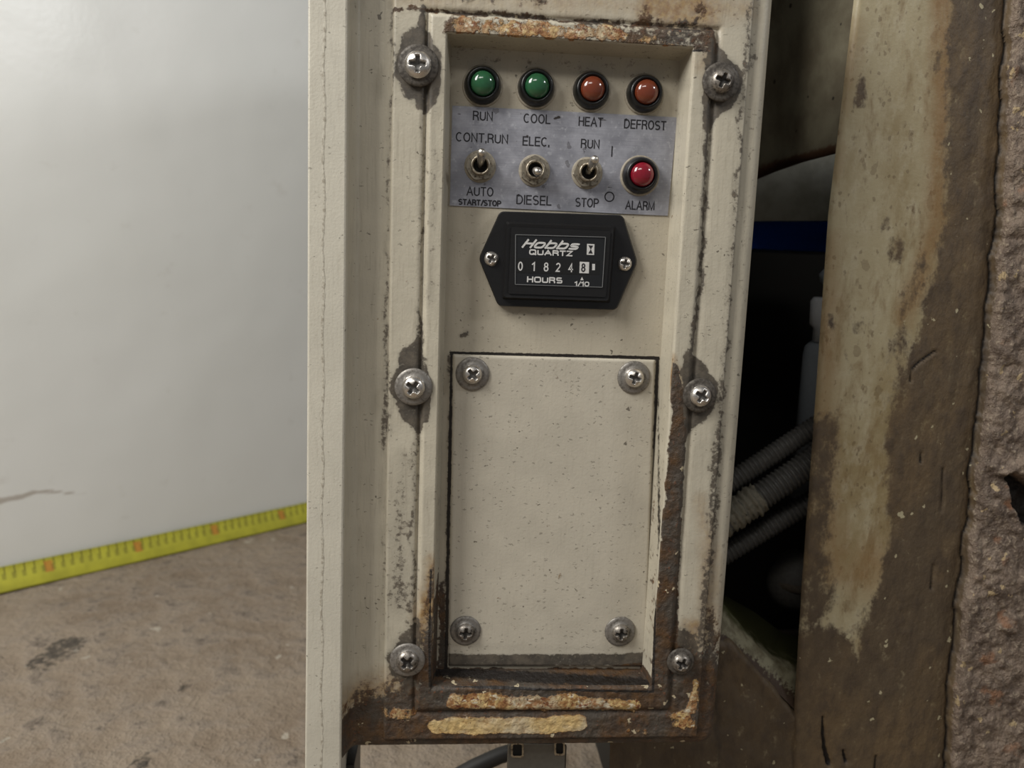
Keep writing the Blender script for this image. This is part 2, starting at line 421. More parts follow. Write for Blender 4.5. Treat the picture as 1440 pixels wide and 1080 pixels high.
def floor_mat():
    t = NT('dusty_concrete'); n1 = t.noise(9, 6, .62); n2 = t.noise(45, 6, .65); n3 = t.noise(220, 4, .6)
    col = t.mix(t.ss(n1, .35, .65), lin((146, 131, 113)), lin((128, 112, 94)))
    col = t.mix(t.ss(n2, .40, .66, 0, .75), col, lin((150, 137, 122)))
    col = t.mix(t.ss(n2, .53, .70, 0, .55), col, lin((92, 80, 69)))
    col = t.mix(t.specks(70, .12, .30, t.warp(t.co, 60, .02)), col, lin((166, 156, 140)))
    col = t.mix(t.ss(t.math('ADD', t.attr('grime'), t.math('MULTIPLY', t.math('ADD', t.math('SUBTRACT', n2, .5), t.math('SUBTRACT', n3, .5)), 2.4)), .35, 1.1, 0, .85), col, lin((58, 52, 45)))
    b = t.bump(n2, .55, .02); b = t.bump(n3, .35, .004, b)
    return t.out(col, .85, 0, b)
M['floor'] = floor_mat()
fxs = np.concatenate([np.arange(-2.2, -.9, .05), np.arange(-.9, .1, .005), np.arange(.1, 1.6, .05)])
fys = np.concatenate([np.arange(-1.2, -.1, .05), np.arange(-.1, 1.1, .006), np.arange(1.1, 2.4, .05)])
def floorz(X, Y): return FLOOR + (fbm(X * 14, Y * 14, 3) - .5) * .003
FX, FY = np.meshgrid(fxs, fys)
n_, m_ = FX.shape; idx = np.arange(n_ * m_).reshape(n_, m_)
q = np.stack([idx[:-1, :-1], idx[:-1, 1:], idx[1:, 1:], idx[1:, :-1]], -1).reshape(-1, 4)
fme = mesh('floor', np.stack([FX, FY, floorz(FX, FY)], -1).reshape(-1, 3), [tuple(map(int, a)) for a in q])
g = np.zeros_like(FX)
for (a, b, r) in ((62, 929, .010), (72, 924, .013), (84, 917, .015), (92, 912, .011), (50, 934, .007), (262, 965, .004), (200, 1072, .006)):
    c = PZ(a, b, FLOOR); g = np.maximum(g, np.clip(1 - (np.hypot(FX - c[0], (FY - c[1]) * .6) / r - 1) * 2, 0, 1) * .9)
set_attr(fme, 'grime', g)
tag(link('floor', fme, M['floor'], smooth=True), 'rough dusty brown-grey concrete floor', kind='structure')

def wall_mat():
    t = NT('white_gloss_wall'); n1 = t.noise(3.2, 3, .5); n2 = t.noise(30, 4, .6); n3 = t.noise(10, 3, .5)
    col = t.mix(t.ss(n1, .3, .7), lin((238, 238, 233)), lin((233, 233, 227)))
    col = t.mix(t.ss(n2, .62, .8, 0, .25), col, lin((196, 190, 178)))
    col = t.mix(t.ss(t.math('ADD', t.attr('grime'), t.math('MULTIPLY', t.math('SUBTRACT', n2, .5), 1.2)), .4, 1.0, 0, .6), col, lin((148, 130, 110)))
    b = t.bump(n1, .22, .03); b = t.bump(t.noise(160, 3), .06, .002, b)
    b = t.bump(n3, .05, .004, b)
    return t.out(col, .26, 0, b, .5)
M['wall'] = wall_mat()
us = np.concatenate([np.arange(-1.6, -.1, .05), np.arange(-.1, .6, .0035), np.arange(.6, 2.6, .05)])
zs = np.concatenate([np.arange(0, .3, .0035), np.arange(.3, 2.0, .05)])
U, ZZ = np.meshgrid(us, zs)
n_, m_ = U.shape; idx = np.arange(n_ * m_).reshape(n_, m_)
WX = W0.x + wd.x * U; WY = W0.y + wd.y * U; bow = (fbm(U * 2.2, ZZ * 2.2, 9, 2) - .5) * .02
WXb = WX + wn.x * bow * 0; WYb = WY
q = np.stack([idx[:-1, :-1], idx[:-1, 1:], idx[1:, 1:], idx[1:, :-1]], -1).reshape(-1, 4)
wme = mesh('wall_left', np.stack([WXb, WYb, FLOOR + ZZ - .002], -1).reshape(-1, 3), [tuple(map(int, a)) for a in q])
def wall_at(px, py):
    d = Vector(ray(px, py)); c = Vector(CAMP); k = (W0 - c).dot(wn) / d.dot(wn); return c + d * k
g = np.zeros_like(U)
crk = [(-30, 706), (0, 702), (30, 696), (48, 690), (75, 689), (105, 692), (120, 690)]
for (a, b), (c, d) in zip(crk[:-1], crk[1:]):
    p, q2 = wall_at(a, b), wall_at(c, d)
    u0, z0, u1, z1 = (p - W0).dot(wd), p.z - FLOOR, (q2 - W0).dot(wd), q2.z - FLOOR
    L = (u1 - u0) ** 2 + (z1 - z0) ** 2; t = np.clip(((U - u0) * (u1 - u0) + (ZZ - z0) * (z1 - z0)) / L, 0, 1)
    dd = np.hypot(U - u0 - t * (u1 - u0), ZZ - z0 - t * (z1 - z0)); g = np.maximum(g, np.clip(1.25 - dd / (.0020 + .0040 * max(0, 1 - (a + 30) / 130)), 0, 1))
set_attr(wme, 'grime', g)
tag(link('wall_left', wme, M['wall'], smooth=True), 'glossy white wall panel behind the tape', kind='structure')

# ------------------------------------------------------------------ measuring tape along the foot of the wall
def tape_mat():
    t = NT('yellow_tape_print')
    u = t.attr('along'); v = t.attr('across'); n = t.noise(60, 3)
    col = t.mix(t.ss(n, .3, .7), lin((186, 182, 62)), lin((170, 166, 58)))
    fr = t.math('FRACT', t.math('MULTIPLY', u, 1000.0)); mmk = t.math('LESS_THAN', fr, .22)
    top = t.math('GREATER_THAN', v, .86)
    col = t.mix(t.math('MULTIPLY', mmk, top), col, lin((66, 60, 30)))
    fc = t.math('FRACT', t.math('MULTIPLY', u, 100.0)); ck = t.math('LESS_THAN', fc, .10)
    col = t.mix(t.math('MULTIPLY', ck, t.math('GREATER_THAN', v, .62)), col, lin((66, 60, 30)))
    fd = t.math('FRACT', t.math('MULTIPLY', u, 10.0)); dk = t.math('MULTIPLY', t.math('LESS_THAN', fd, .09), t.math('MULTIPLY', t.math('GREATER_THAN', v, .42), t.math('LESS_THAN', v, .8)))
    col = t.mix(t.math('MULTIPLY', dk, .6), col, lin((190, 96, 50)))
    fn = t.math('FRACT', t.math('ADD', t.math('MULTIPLY', u, 100.0), .3)); nk = t.math('MULTIPLY', t.math('LESS_THAN', fn, .42), t.math('MULTIPLY', t.math('GREATER_THAN', v, .46), t.math('LESS_THAN', v, .66)))
    col = t.mix(t.math('MULTIPLY', nk, .45), col, lin((84, 78, 34)))
    return t.out(col, .42, 0, None, .5)
M['tape'] = tape_mat()
prof = [(0.0155, 0.0015), (0.0145, 0.004), (0.0128, 0.0085), (0.0102, 0.0130), (0.0068, 0.0175), (0.0038, 0.0215), (0.0016, 0.0255), (0.0014, 0.0275)]
tv, tf, al, ac = [], [], [], []
tus = np.arange(-.45, 1.2, .02)
for i, u in enumerate(tus):
    for j, (o, h) in enumerate(prof):
        o2 = o + .0012 * math.sin(u * 9); p = W0 + wd * float(u) + wn * (o2 + .0025); tv.append((p.x, p.y, FLOOR + h)); al.append(u + 2.954); ac.append(j / (len(prof) - 1))
for i in range(len(tus) - 1):
    for j in range(len(prof) - 1):
        a = i * len(prof) + j; tf.append((a, a + 1, a + 1 + len(prof), a + len(prof)))
tme = mesh('measuring_tape', tv, tf); set_attr(tme, 'along', al); set_attr(tme, 'across', ac)
tape = link('measuring_tape', tme, M['tape'], smooth=True)
tm = tape.modifiers.new('thickness', 'SOLIDIFY'); tm.thickness = .0004
tag(tape, 'yellow steel measuring tape laid along the floor against the white wall', 'tape measure')

# ------------------------------------------------------------------ lettering helper
def arc(cx_, cy_, rx, ry, a0, a1, n=10, e=2.0):
    out = []
    for t_ in np.linspace(math.radians(a0), math.radians(a1), n):
        c, s_ = math.cos(t_), math.sin(t_)
        out.append((cx_ + rx * math.copysign(abs(c) ** (2 / e), c), cy_ + ry * math.copysign(abs(s_) ** (2 / e), s_)))
    return out
def glyph(ch, e):
    """strokes of a letter in a cell of height 1, and its width"""
    O = lambda w_, h=1.0, y=0.0: arc(w_ / 2, y + h / 2, w_ / 2, h / 2, 90, 450, 33, e)
    bowl = lambda w_, y0, y1: [(0, y1)] + arc(w_ - (y1 - y0) / 2 * .9, (y0 + y1) / 2, (y1 - y0) / 2 * .9, (y1 - y0) / 2, 90, -90, 12, e) + [(0, y0)]
    g = {
     'A': ([[(0, 0), (.31, 1), (.62, 0)], [(.1, .33), (.52, .33)]], .62),
     'C': ([arc(.29, .5, .29, .5, 48, 312, 26, e)], .56), 'D': ([[(0, 0), (0, 1)], [(0, 1), (.22, 1)] + arc(.22, .5, .34, .5, 90, -90, 16, e) + [(0, 0)]], .56),
     'E': ([[(.46, 0), (0, 0), (0, 1), (.46, 1)], [(0, .52), (.42, .52)]], .46), 'F': ([[(0, 0), (0, 1), (.44, 1)], [(0, .52), (.4, .52)]], .44),
     'H': ([[(0, 0), (0, 1)], [(.52, 0), (.52, 1)], [(0, .52), (.52, .52)]], .52), 'I': ([[(0, 0), (0, 1)]], 0.0),
     'L': ([[(0, 1), (0, 0), (.42, 0)]], .42), 'M': ([[(0, 0), (0, 1), (.34, 0), (.68, 1), (.68, 0)]], .68), 'N': ([[(0, 0), (0, 1), (.52, 0), (.52, 1)]], .52),
     'O': ([O(.6)], .6), 'Q': ([O(.6), [(.38, .2), (.62, -.04)]], .62), 'P': ([[(0, 0), (0, 1)], bowl(.5, .46, 1)], .5),
     'R': ([[(0, 0), (0, 1)], bowl(.5, .5, 1), [(.26, .5), (.44, .4), (.5, .22), (.52, 0)]], .52),
     'S': ([arc(.26, .75, .25, .25, 35, 270, 16, e) + arc(.26, .25, .26, .25, 90, -145, 16, e)], .52),
     'T': ([[(0, 1), (.5, 1)], [(.25, 0), (.25, 1)]], .5), 'U': ([[(0, 1), (0, .3)] + arc(.26, .28, .26, .28, 180, 360, 14, e) + [(.52, 1)]], .52),
     'Z': ([[(0, 1), (.5, 1), (0, 0), (.5, 0)]], .5), '.': ([[(0, 0), (0, .02)]], 0.0), '/': ([[(0, -.02), (.3, 1.02)]], .3),
     'o': ([O(.55, .68)], .55), 'b': ([[(0, 1), (0, 0)], O(.55, .68)], .55),
     's': ([arc(.25, .52, .25, .16, 20, 270, 12, e) + arc(.25, .17, .26, .17, 90, -160, 12, e)], .52),
     '0': ([O(.5)], .5), '1': ([[(.0, .78), (.2, 1), (.2, 0)]], .2), '2': ([arc(.24, .73, .24, .27, 165, -30, 12, e) + [(0, 0), (.5, 0)]], .5),
     '4': ([[(.38, 0), (.38, 1), (0, .28), (.52, .28)]], .52), '8': ([arc(.25, .76, .21, .24, 90, 450, 24, e), arc(.25, .27, .25, .27, 90, 450, 24, e)], .5)}
    return g[ch]
def letters(body, c, hpx, wpx, Y, mat, parent, name='lettering', bold=0.0, shear=0.0, thick=.00006, e=2.0, sw=1.75):
    """one line of print built from flat strokes; sw is the stroke width in photo pixels"""
    strokes = []; x = 0.0
    for ch in body:
        st, w_ = glyph(ch, e); 
        for pl in st: strokes.append([(x + a + shear * b, b) for a, b in pl])
        x += w_ + (.22 if ch != '/' else .14)
    allp = np.array([p for pl in strokes for p in pl]); lo, hi = allp.min(0), allp.max(0)
    k = mm(Y); ctr = P(c[0], c[1], Y); r = sw * k / 2
    W, Hh = max(wpx - sw, 0) * k, (hpx - sw) * k
    tr = lambda p: (ctr[0] + ((p[0] - (lo[0] + hi[0]) / 2) / (hi[0] - lo[0]) * W if hi[0] > lo[0] else 0), ctr[2] + (p[1] - (lo[1] + hi[1]) / 2) / (hi[1] - lo[1]) * Hh)
    v = []; f = []
    for si, pl in enumerate(strokes):
        yy = Y - thick - si * .000004
        q = [np.array(tr(p)) for p in pl]
        if len(q) == 2 and np.linalg.norm(q[1] - q[0]) < 2.2 * r:          # a full stop
            m_ = (q[0] + q[1]) / 2; q = [m_ - np.array([0, r]), m_ + np.array([0, r])]
        closed = len(q) > 3 and np.linalg.norm(q[0] - q[-1]) < 1e-7
        if closed: q = q[:-1]
        n = len(q); n0 = len(v)
        for i in range(n):
            pa = q[i - 1] if (i > 0 or closed) else None; pb = q[(i + 1) % n] if (i < n - 1 or closed) else None
            d0 = (q[i] - pa) / max(np.linalg.norm(q[i] - pa), 1e-12) if pa is not None else None
            d1 = (pb - q[i]) / max(np.linalg.norm(pb - q[i]), 1e-12) if pb is not None else None
            if d0 is None: d0 = d1
            if d1 is None: d1 = d0
            n_a = np.array([-d0[1], d0[0]]); n_b = np.array([-d1[1], d1[0]]); mt = n_a + n_b; L_ = np.linalg.norm(mt)
            mt = n_a if L_ < .3 else mt / L_; sc_ = r / max(mt @ n_b, .45)
            e_ = np.zeros(2)
            if not closed and i in (0, n - 1) and len(pl) < 5: e_ = (-d1 if i == 0 else d0) * r * .9
            p1, p2 = q[i] + e_ + mt * sc_, q[i] + e_ - mt * sc_
            v += [(p1[0], yy, p1[1]), (p2[0], yy, p2[1])]
        for i in range(n if closed else n - 1):
            a_, b_i = n0 + 2 * i, n0 + 2 * ((i + 1) % n); f.append((a_, a_ + 1, b_i + 1, b_i))
    me = mesh(name, v, f)
    return link(name, me, mat, parent)

# ------------------------------------------------------------------ control box
YI = 0.013                                                # depth of the recessed inner panel
box = empty('control_box', (0, .05, -.182))
tag(box, 'weathered cream metal control box with rusty lower rim, lamps and toggle switches', 'control box')
zc = lambda py, x=760, Y=0.0: P(x, py, Y)[2]

LIPL, LIPR = P(618.2, 500)[0], P(944, 512)[0]
LIPT, LIPB = P(800, 58)[2], P(760, 964)[2]
FXL, FXR = -0.0805, 0.0803
FB = P(740, 1040)[2]
BXL, BXR = P(486, 560, .002)[0], P(1043, 560, .004)[0]
BB = P(740, 1049, .004)[2]
TOP = P(740, -170)[2]

# stains over the front (pixel positions on the face plane)
G_FACE = [
 ([(596, 8, 4), (594, 38, 6), (587, 64, 23), (588, 92, 34), (593, 118, 27), (597, 140, 15), (600, 158, 4)], 3, 1.05),
 ([(597, 150, 3), (592, 250, 3), (592, 440, 3)], 4, .62),
 ([(591, 430, 4), (589, 492, 8)], 4, .75),
 ([(590, 482, 7), (580, 508, 20), (579, 545, 31), (583, 576, 23), (587, 596, 12), (590, 610, 4)], 3, 1),
 ([(587, 605, 4), (582, 700, 4), (578, 860, 5)], 5, .70),
 ([(570, 640, 6), (562, 740, 13), (560, 850, 18)], 14, .60),
 ([(549, 4, 3), (551, 60, 3), (556, 95, 6), (549, 150, 3), (545, 300, 2), (542, 450, 3), (543, 560, 6), (542, 600, 7), (541, 640, 3)], 3, .62),
 ([(541, 640, 3), (541, 800, 4), (540, 900, 5)], 5, .46),
 ([(612, 160, 5), (608, 260, 9), (606, 340, 7), (604, 420, 4)], 9, .48),
 ([(584, 880, 12), (572, 928, 30), (585, 960, 30)], 7, .9),
 ([(1001, 60, 7), (1006, 90, 20), (1016, 116, 29), (1010, 136, 24), (1000, 156, 13), (994, 182, 6)], 3, 1),
 ([(994, 180, 6), (990, 300, 5), (984, 400, 5), (975, 480, 7), (968, 505, 9)], 4, .78),
 ([(968, 500, 9), (975, 522, 20), (984, 550, 29), (974, 575, 26), (960, 600, 15), (955, 620, 8)], 3, 1),
 ([(1056, -10, 4), (1052, 60, 5), (1044, 130, 6), (1036, 260, 4), (1024, 450, 4), (1018, 540, 6)], 4, .64),
 ([(1018, 540, 6), (1010, 620, 8), (1002, 760, 7), (992, 860, 9), (986, 900, 10)], 5, .70),
 ([(1060, 60, 10), (1058, 80, 10), (1050, 100, 6)], 8, .55),
 ([(958, 900, 22), (962, 930, 30), (975, 960, 26)], 6, 1),
 ([(498, 20, 2), (500, 8, 8)], 8, .4), ([(1068, 0, 6), (1036, 560, 8), (1014, 850, 11)], 9, .36),
]
R_FACE = [
 ([(496, 1034, 40), (560, 1012, 46), (640, 1008, 48), (800, 1010, 50), (960, 1010, 60), (1004, 1000, 40), (1010, 1050, 50)], 10, 1.1),
 ([(480, 1050, 22), (1010, 1056, 22)], 6, 1.1), ([(598, 967, 9), (928, 970, 9)], 2, 1.3), ([(606, 900, 4), (604, 960, 8)], 2, 1.2),
 ([(1004, 860, 5), (1002, 920, 18), (1006, 980, 30)], 16, .9),
 ([(610, 985, 22), (760, 992, 25), (920, 985, 22)], 5, 1),
 ([(604, 940, 26), (606, 900, 16), (606, 860, 6)], 9, .85),
 ([(480, 1010, 14), (520, 990, 18), (560, 975, 20)], 30, .85),
 ([(946, 512, 6), (952, 560, 9), (951, 640, 13), (944, 720, 15), (940, 800, 18), (934, 880, 22), (930, 950, 26)], 3, 1),
 ([(945, 930, 30), (990, 950, 24), (996, 1000, 24)], 8, .95),
 ([(552, 12, 3), (700, 20, 4), (800, 28, 4), (900, 36, 5), (1000, 46, 6)], 3, .8),
 ([(640, 38, 16), (760, 44, 15), (860, 50, 13), (985, 60, 14)], 7, .72),
 ([(640, 54, 3), (990, 72, 4)], 3, .85),
 ([(905, 6, 4), (900, 30, 8), (980, 40, 10), (990, 10, 8)], 8, .62),
 ([(992, 44, 6), (1004, 60, 5), (1003, 75, 5)], 5, .7),
 ([(640, -4, 8), (760, -4, 9)], 8, .6),
 ([(606, 800, 5), (604, 850, 8)], 6, .6),
]
B_FACE = [
 ([(640, 984, 13), (700, 985, 14), (800, 988, 14), (890, 991, 11)], 3.2, .95),
 ([(612, 1021, 11), (640, 1020, 14), (760, 1020, 14), (815, 1016, 13)], 2.3, .98),
 ([(546, 1002, 11), (572, 1004, 13)], 6, .72),
 ([(648, 36, 14), (720, 42, 13), (800, 46, 12), (870, 50, 10)], 4, .72),
 ([(898, 56, 6), (950, 62, 5)], 4, .55),
 ([(978, 958, 5), (976, 990, 9), (955, 1012, 13), (970, 1015, 10)], 3.5, .80),
 ([(500, 1005, 4), (506, 1030, 4)], 6, .46),
 ([(880, 1024, 6), (905, 1028, 8)], 6, .48),
]
O_FACE = [
 ([(500, 985, 22), (560, 965, 20)], 20, .8), ([(560, -6, 10), (1050, 12, 14)], 12, .42),
 ([(606, 790, 6), (602, 860, 18), (600, 900, 18)], 10, .9), ([(944, 500, 5), (950, 540, 9)], 6, .9),
 ([(975, 880, 14), (970, 905, 14)], 12, .75), ([(985, 700, 4), (1000, 800, 14), (1000, 900, 18)], 14, .55),
 ([(915, 8, 26), (990, 14, 28)], 16, .8), ([(1000, 60, 8), (985, 90, 10)], 10, .5),
 ([(600, 1021, 16), (830, 1020, 16)], 4, 1),
]
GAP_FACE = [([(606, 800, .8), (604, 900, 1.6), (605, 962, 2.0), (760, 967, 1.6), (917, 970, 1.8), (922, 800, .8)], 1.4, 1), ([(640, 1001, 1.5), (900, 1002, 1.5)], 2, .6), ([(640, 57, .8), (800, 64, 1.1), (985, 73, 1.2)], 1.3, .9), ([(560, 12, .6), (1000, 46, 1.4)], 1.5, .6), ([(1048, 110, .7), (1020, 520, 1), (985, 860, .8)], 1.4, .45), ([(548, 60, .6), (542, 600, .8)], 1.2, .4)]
def smudge(X, Z): return (fbm(X * 120, Z * 60, 21) - .5) * .25
attrs_face = {
 'grime': lambda X, Z: paint(X, Z, G_FACE), 'rust': lambda X, Z: paint(X, Z, R_FACE),
 'bar': lambda X, Z: paint(X, Z, B_FACE), 'ochre': lambda X, Z: paint(X, Z, O_FACE), 'gap_shade': lambda X, Z: paint(X, Z, GAP_FACE)}

# front skin of the box, rounded away at its right and lower edges
RE = 0.0055
def box_warp(X, Z):
    r = RE * 1.5
    xr, zr = BXR, BB
    X2, Z2 = X.copy(), Z.copy()
    ccx, ccz = xr - r, zr + r
    dx = np.maximum(X - ccx, 0); dz = np.maximum(ccz - Z, 0); d = np.hypot(dx, dz)
    m = (dx > 0) & (dz > 0) & (d > r)
    X2[m] = ccx + dx[m] / d[m] * r; Z2[m] = ccz - dz[m] / d[m] * r
    return X2, Z2
def box_edge(X, Z):
    X2, Z2 = box_warp(X, Z); r = RE * 1.5
    ex = BXR - X2; ez = Z2 - BB
    ccx, ccz = BXR - r, BB + r
    dx = np.maximum(X2 - ccx, 0); dz = np.maximum(ccz - Z2, 0)
    e = np.where((dx > 0) & (dz > 0), r - np.hypot(dx, dz), np.minimum(ex, ez))
    return np.clip(e, 0, None)
def boxY(X, Z):
    e = box_edge(X, Z); t = np.clip(e / RE, 0, 1)
    y = .0022 + RE * (1 - np.sqrt(np.clip(1 - (1 - t) ** 2, 0, 1)))
    cv = np.clip((BXL + .006 - X) / .006, 0, 1)          # sweep up to the flange on the left
    y = y - .012 * cv ** 2
    rr = paint(X, Z, R_FACE)
    return y + (fbm(X * 500, Z * 500, 5) - .5) * .0006 * rr
def sides(xs): return np.unique(np.round(xs, 6))
xsB = np.concatenate([np.linspace(BXL - .001, BXL + .006, 12), np.arange(BXL + .0068, FXL + .002, .0007)])
xsB2 = np.concatenate([np.arange(FXR - .002, BXR - .006, .0007), np.linspace(BXR - .0058, BXR, 14)])
zsA = np.concatenate([np.arange(TOP, -.1, -.0014)[::1] if TOP > -.1 else [], []])
zsB = -np.concatenate([np.arange(-TOP, -BB - .006, .0009), np.linspace(-BB - .0058, -BB, 14)])
midx = np.arange(FXL + .004, FXR - .004, .0012)
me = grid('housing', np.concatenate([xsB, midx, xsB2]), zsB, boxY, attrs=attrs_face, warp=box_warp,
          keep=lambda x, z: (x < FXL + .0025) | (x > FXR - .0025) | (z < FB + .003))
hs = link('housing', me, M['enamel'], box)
# returns behind the skin: the right side and underside of the box
k0 = .0022 + RE
loop = [(BXR, TOP), (BXR, BB + RE * 1.5)] + [(BXR - RE * 1.5 + RE * 1.5 * math.cos(a), BB + RE * 1.5 - RE * 1.5 * math.sin(a)) for a in np.linspace(.2, math.pi / 2, 7)] + [(BXL - .001, BB)]
v = []; f = []
for (x, z) in loop: v += [(x, k0, z), (x, k0 + .02, z), (x, .045, z)]
for i in range(len(loop) - 1):
    for j in range(2): f.append((i * 3 + j, i * 3 + j + 1, i * 3 + j + 4, i * 3 + j + 3))
me = mesh('side_panel', v, f); set_attr(me, 'rust', [1.3 if p[2] < BB + .03 else .1 for p in v]); set_attr(me, 'grime', [.5] * len(v))
link('side_panel', me, M['enamel'], box, smooth=True)
bx = boxmesh('back_panel', BXL, BXR - .002, 0.0440, .0450, BB, TOP); link('back_panel', bx, M['enamel'], box)

# flange standing proud along the left edge
FY = -0.0100
fl = []
for (pl, pr, py) in ((433.5, 490.5, -170), (433, 489, 0), (432, 485.5, 500), (430, 481, 900), (428, 479, 1140)):
    a, b = P(pl, py, FY), P(pr, py, FY); e = .0009; zz = a[2]
    fl.append([(a[0] + .0006, .043, zz), (a[0], FY + e, zz), (a[0] + e * .3, FY + e * .3, zz), (a[0] + e, FY, zz), (b[0] - e, FY, zz), (b[0] - e * .3, FY + e * .3, zz), (b[0], FY + e, zz), (b[0], .0005, zz), (b[0] - .002, .043, zz)])
# subdivide down its length so that stains have somewhere to sit
rows = []
for A, B in zip(fl[:-1], fl[1:]):
    nn = 60
    for i in range(nn): rows.append([tuple(np.array(p) * (1 - i / nn) + np.array(q_) * i / nn) for p, q_ in zip(A, B)])
rows.append(fl[-1])
me = loft('side_flange', rows, True, True)
me.materials.append(M['flange'])
fe = me
co = np.array([v_.co[:] for v_ in me.vertices]); 
set_attr(me, 'grime', paint(co[:, 0], co[:, 2], [([(478, 990, 2), (474, 1080, 3)], 6, .3)], FY))
link('side_flange', me, M['flange'], box)
# thin scuffed line down the middle of the flange: a shallow pressed bead
bead = []
for py in range(-160, 1130, 8):
    bead.append(tuple(P(456 - .004 * py + 1.2 * math.sin(py * .05), py, FY - .00005)))
def scuff_strip(pts, wpx):
    v = []; f = []
    for i, p in enumerate(pts):
        ww = wpx * mm() * (.35 + .65 * abs(math.sin(i * 1.7 + 2 * math.sin(i * .37))))
        v += [(p[0] - ww, p[1], p[2]), (p[0], p[1] - .00012, p[2]), (p[0] + ww, p[1], p[2])]
        if i:
            b = 3 * i; f += [(b - 3, b, b + 1, b - 2), (b - 2, b + 1, b + 2, b - 1)]
    return mesh('scuff_line', v, f)
t = NT('scuffed_enamel'); nn_ = t.noise(500, 4, .6); t.out(t.mix(t.ss(nn_, .42, .62), lin((194, 188, 172)), lin((158, 150, 134))), .5); M['scuff'] = t.m
link('scuff_line', scuff_strip(bead, 2.2), M['scuff'], box, smooth=True)

# pressed frame around the recess
GL, GR, GT, GB = LIPL - P(592, 500)[0], P(981, 440)[0] - P(948.5, 440)[0], zc(24, 760) - zc(54, 760), zc(964) - zc(1001)
WALL = .0019
def frame_e(X, Z):
    """>0 outside the lip (1 = centre of the groove), <0 inside the opening (metres)"""
    o = np.maximum.reduce([(LIPL - X) / GL, (X - LIPR) / GR, (Z - LIPT) / abs(GT), (LIPB - Z) / abs(GB)])
    i = np.minimum.reduce([X - LIPL, LIPR - X, LIPT - Z, Z - LIPB])
    return o, i
def frameY(X, Z):
    o, i = frame_e(X, Z)
    ridge = -.0018 * sstep(1.0, .72, o)
    lip = .0009 * sstep(.10, 0, o) ** 2
    groove = .0013 * np.exp(-((o - 1.0) / .075) ** 2)
    outer = -.0004 * sstep(1.05, 1.3, o)
    y = ridge + lip + groove + outer
    y = np.where(i > 0, -.0009 + (YI + .0009) * np.clip(i / WALL, 0, 1) ** .8, y)
    e = np.minimum.reduce([X - FXL, FXR - X, Z - FB])
    y = y + .0026 * sstep(.0012, 0, e) ** 2
    rr = np.maximum(paint(X, Z, R_FACE), paint(X, Z, B_FACE))
    y = y + (fbm(X * 420, Z * 420, 5) - .5) * .0009 * rr * (i <= 0) + (fbm(X * 60, Z * 60, 8) - .5) * .0005 * (i <= 0)
    return y
stp = .00062
def lines(a, b, extra):
    base = np.arange(a, b, stp); 
    keep = np.ones_like(base, bool)
    for e0, e1 in extra: keep &= ~((base > e0 - .0004) & (base < e1 + .0004))
    ex = [np.linspace(e0, e1, 9) for e0, e1 in extra]
    return np.unique(np.concatenate([base[keep]] + ex + [[b]]))
fx = lines(FXL, FXR, [(LIPL - .0008, LIPL), (LIPL + .0001, LIPL + WALL), (LIPR, LIPR + .0008), (LIPR - WALL, LIPR - .0001)])
fz = lines(FB, TOP, [(LIPB - .0008, LIPB), (LIPB + .0001, LIPB + WALL), (LIPT, LIPT + .0008), (LIPT - WALL, LIPT - .0001)])[::-1]
def att(name, base):
    L_ = {'rust': [([(621, 800, 3), (616, 870, 7), (614, 960, 12)], 4, 1.1), ([(600, 956, 22), (925, 960, 22)], 3, 1.25), ([(930, 520, 0), (922, 700, 2), (914, 880, 4), (912, 960, 6)], 4, .38)],
          'grime': [([(637, 66, 8), (960, 84, 8)], 10, .38), ([(624, 500, 3), (616, 800, 4)], 5, .34), ([(955, 100, 3), (936, 480, 4), (915, 900, 5)], 6, .38), ([(940, 86, 9), (960, 120, 6)], 8, .45)]}  # first grime stroke paints the shade on the upper recess wall
    def fn(X, Z):
        o, i = frame_e(X, Z); m = base(X, Z)
        if name in L_: m = np.where(i > -.0003, paint(X, Z, L_[name], .006), m)
        elif name == 'gap_shade': m = np.where(i > 0, paint(X, Z, [([(628, 500, .4), (619, 950, 1.6)], 1, .8), ([(610, 950, 2), (915, 953, 2)], 1.4, .8), ([(930, 560, .4), (914, 950, 1.4)], 1, .7)], .007), m)
        else: m = np.where(i > 0, 0, m)
        return m
    return fn
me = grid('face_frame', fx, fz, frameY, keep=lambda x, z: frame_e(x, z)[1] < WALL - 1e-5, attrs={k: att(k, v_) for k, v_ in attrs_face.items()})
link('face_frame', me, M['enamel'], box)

# recessed inner panel
GRIME_SHADE_IN = [([(637, 80, 10), (960, 98, 8)], 12, .42), ([(634, 498, 2), (926, 505, 2)], 2, 1), ([(634, 500, 2.5), (626, 940, 3)], 3, .9), ([(925, 505, 2.5), (912, 942, 3)], 3, .95),  # shade under the upper lip and around the plate, painted in with grime
        ([(633, 520, 4), (633, 565, 3)], 3, .7), ([(640, 92, 2), (700, 88, 12), (960, 100, 10)], 12, .3), ([(700, 437, 2), (870, 440, 3)], 5, .55), ([(950, 88, 5), (948, 150, 3)], 6, .45),  # also a soft darker line along the hour meter's lower edge
        ([(878, 300, 4), (905, 330, 2)], 6, .3), ([(648, 472, 3), (656, 469, 4)], 2, .8), ([(667, 479, 1)], 1, 1), ([(655, 128, 3), (700, 150, 2)], 8, .2)]
R_IN = [([(625, 820, 4), (622, 945, 8)], 4, 1), ([(620, 952, 14), (920, 954, 14)], 3, 1.2), ([(912, 900, 4), (910, 945, 8)], 4, .8)]
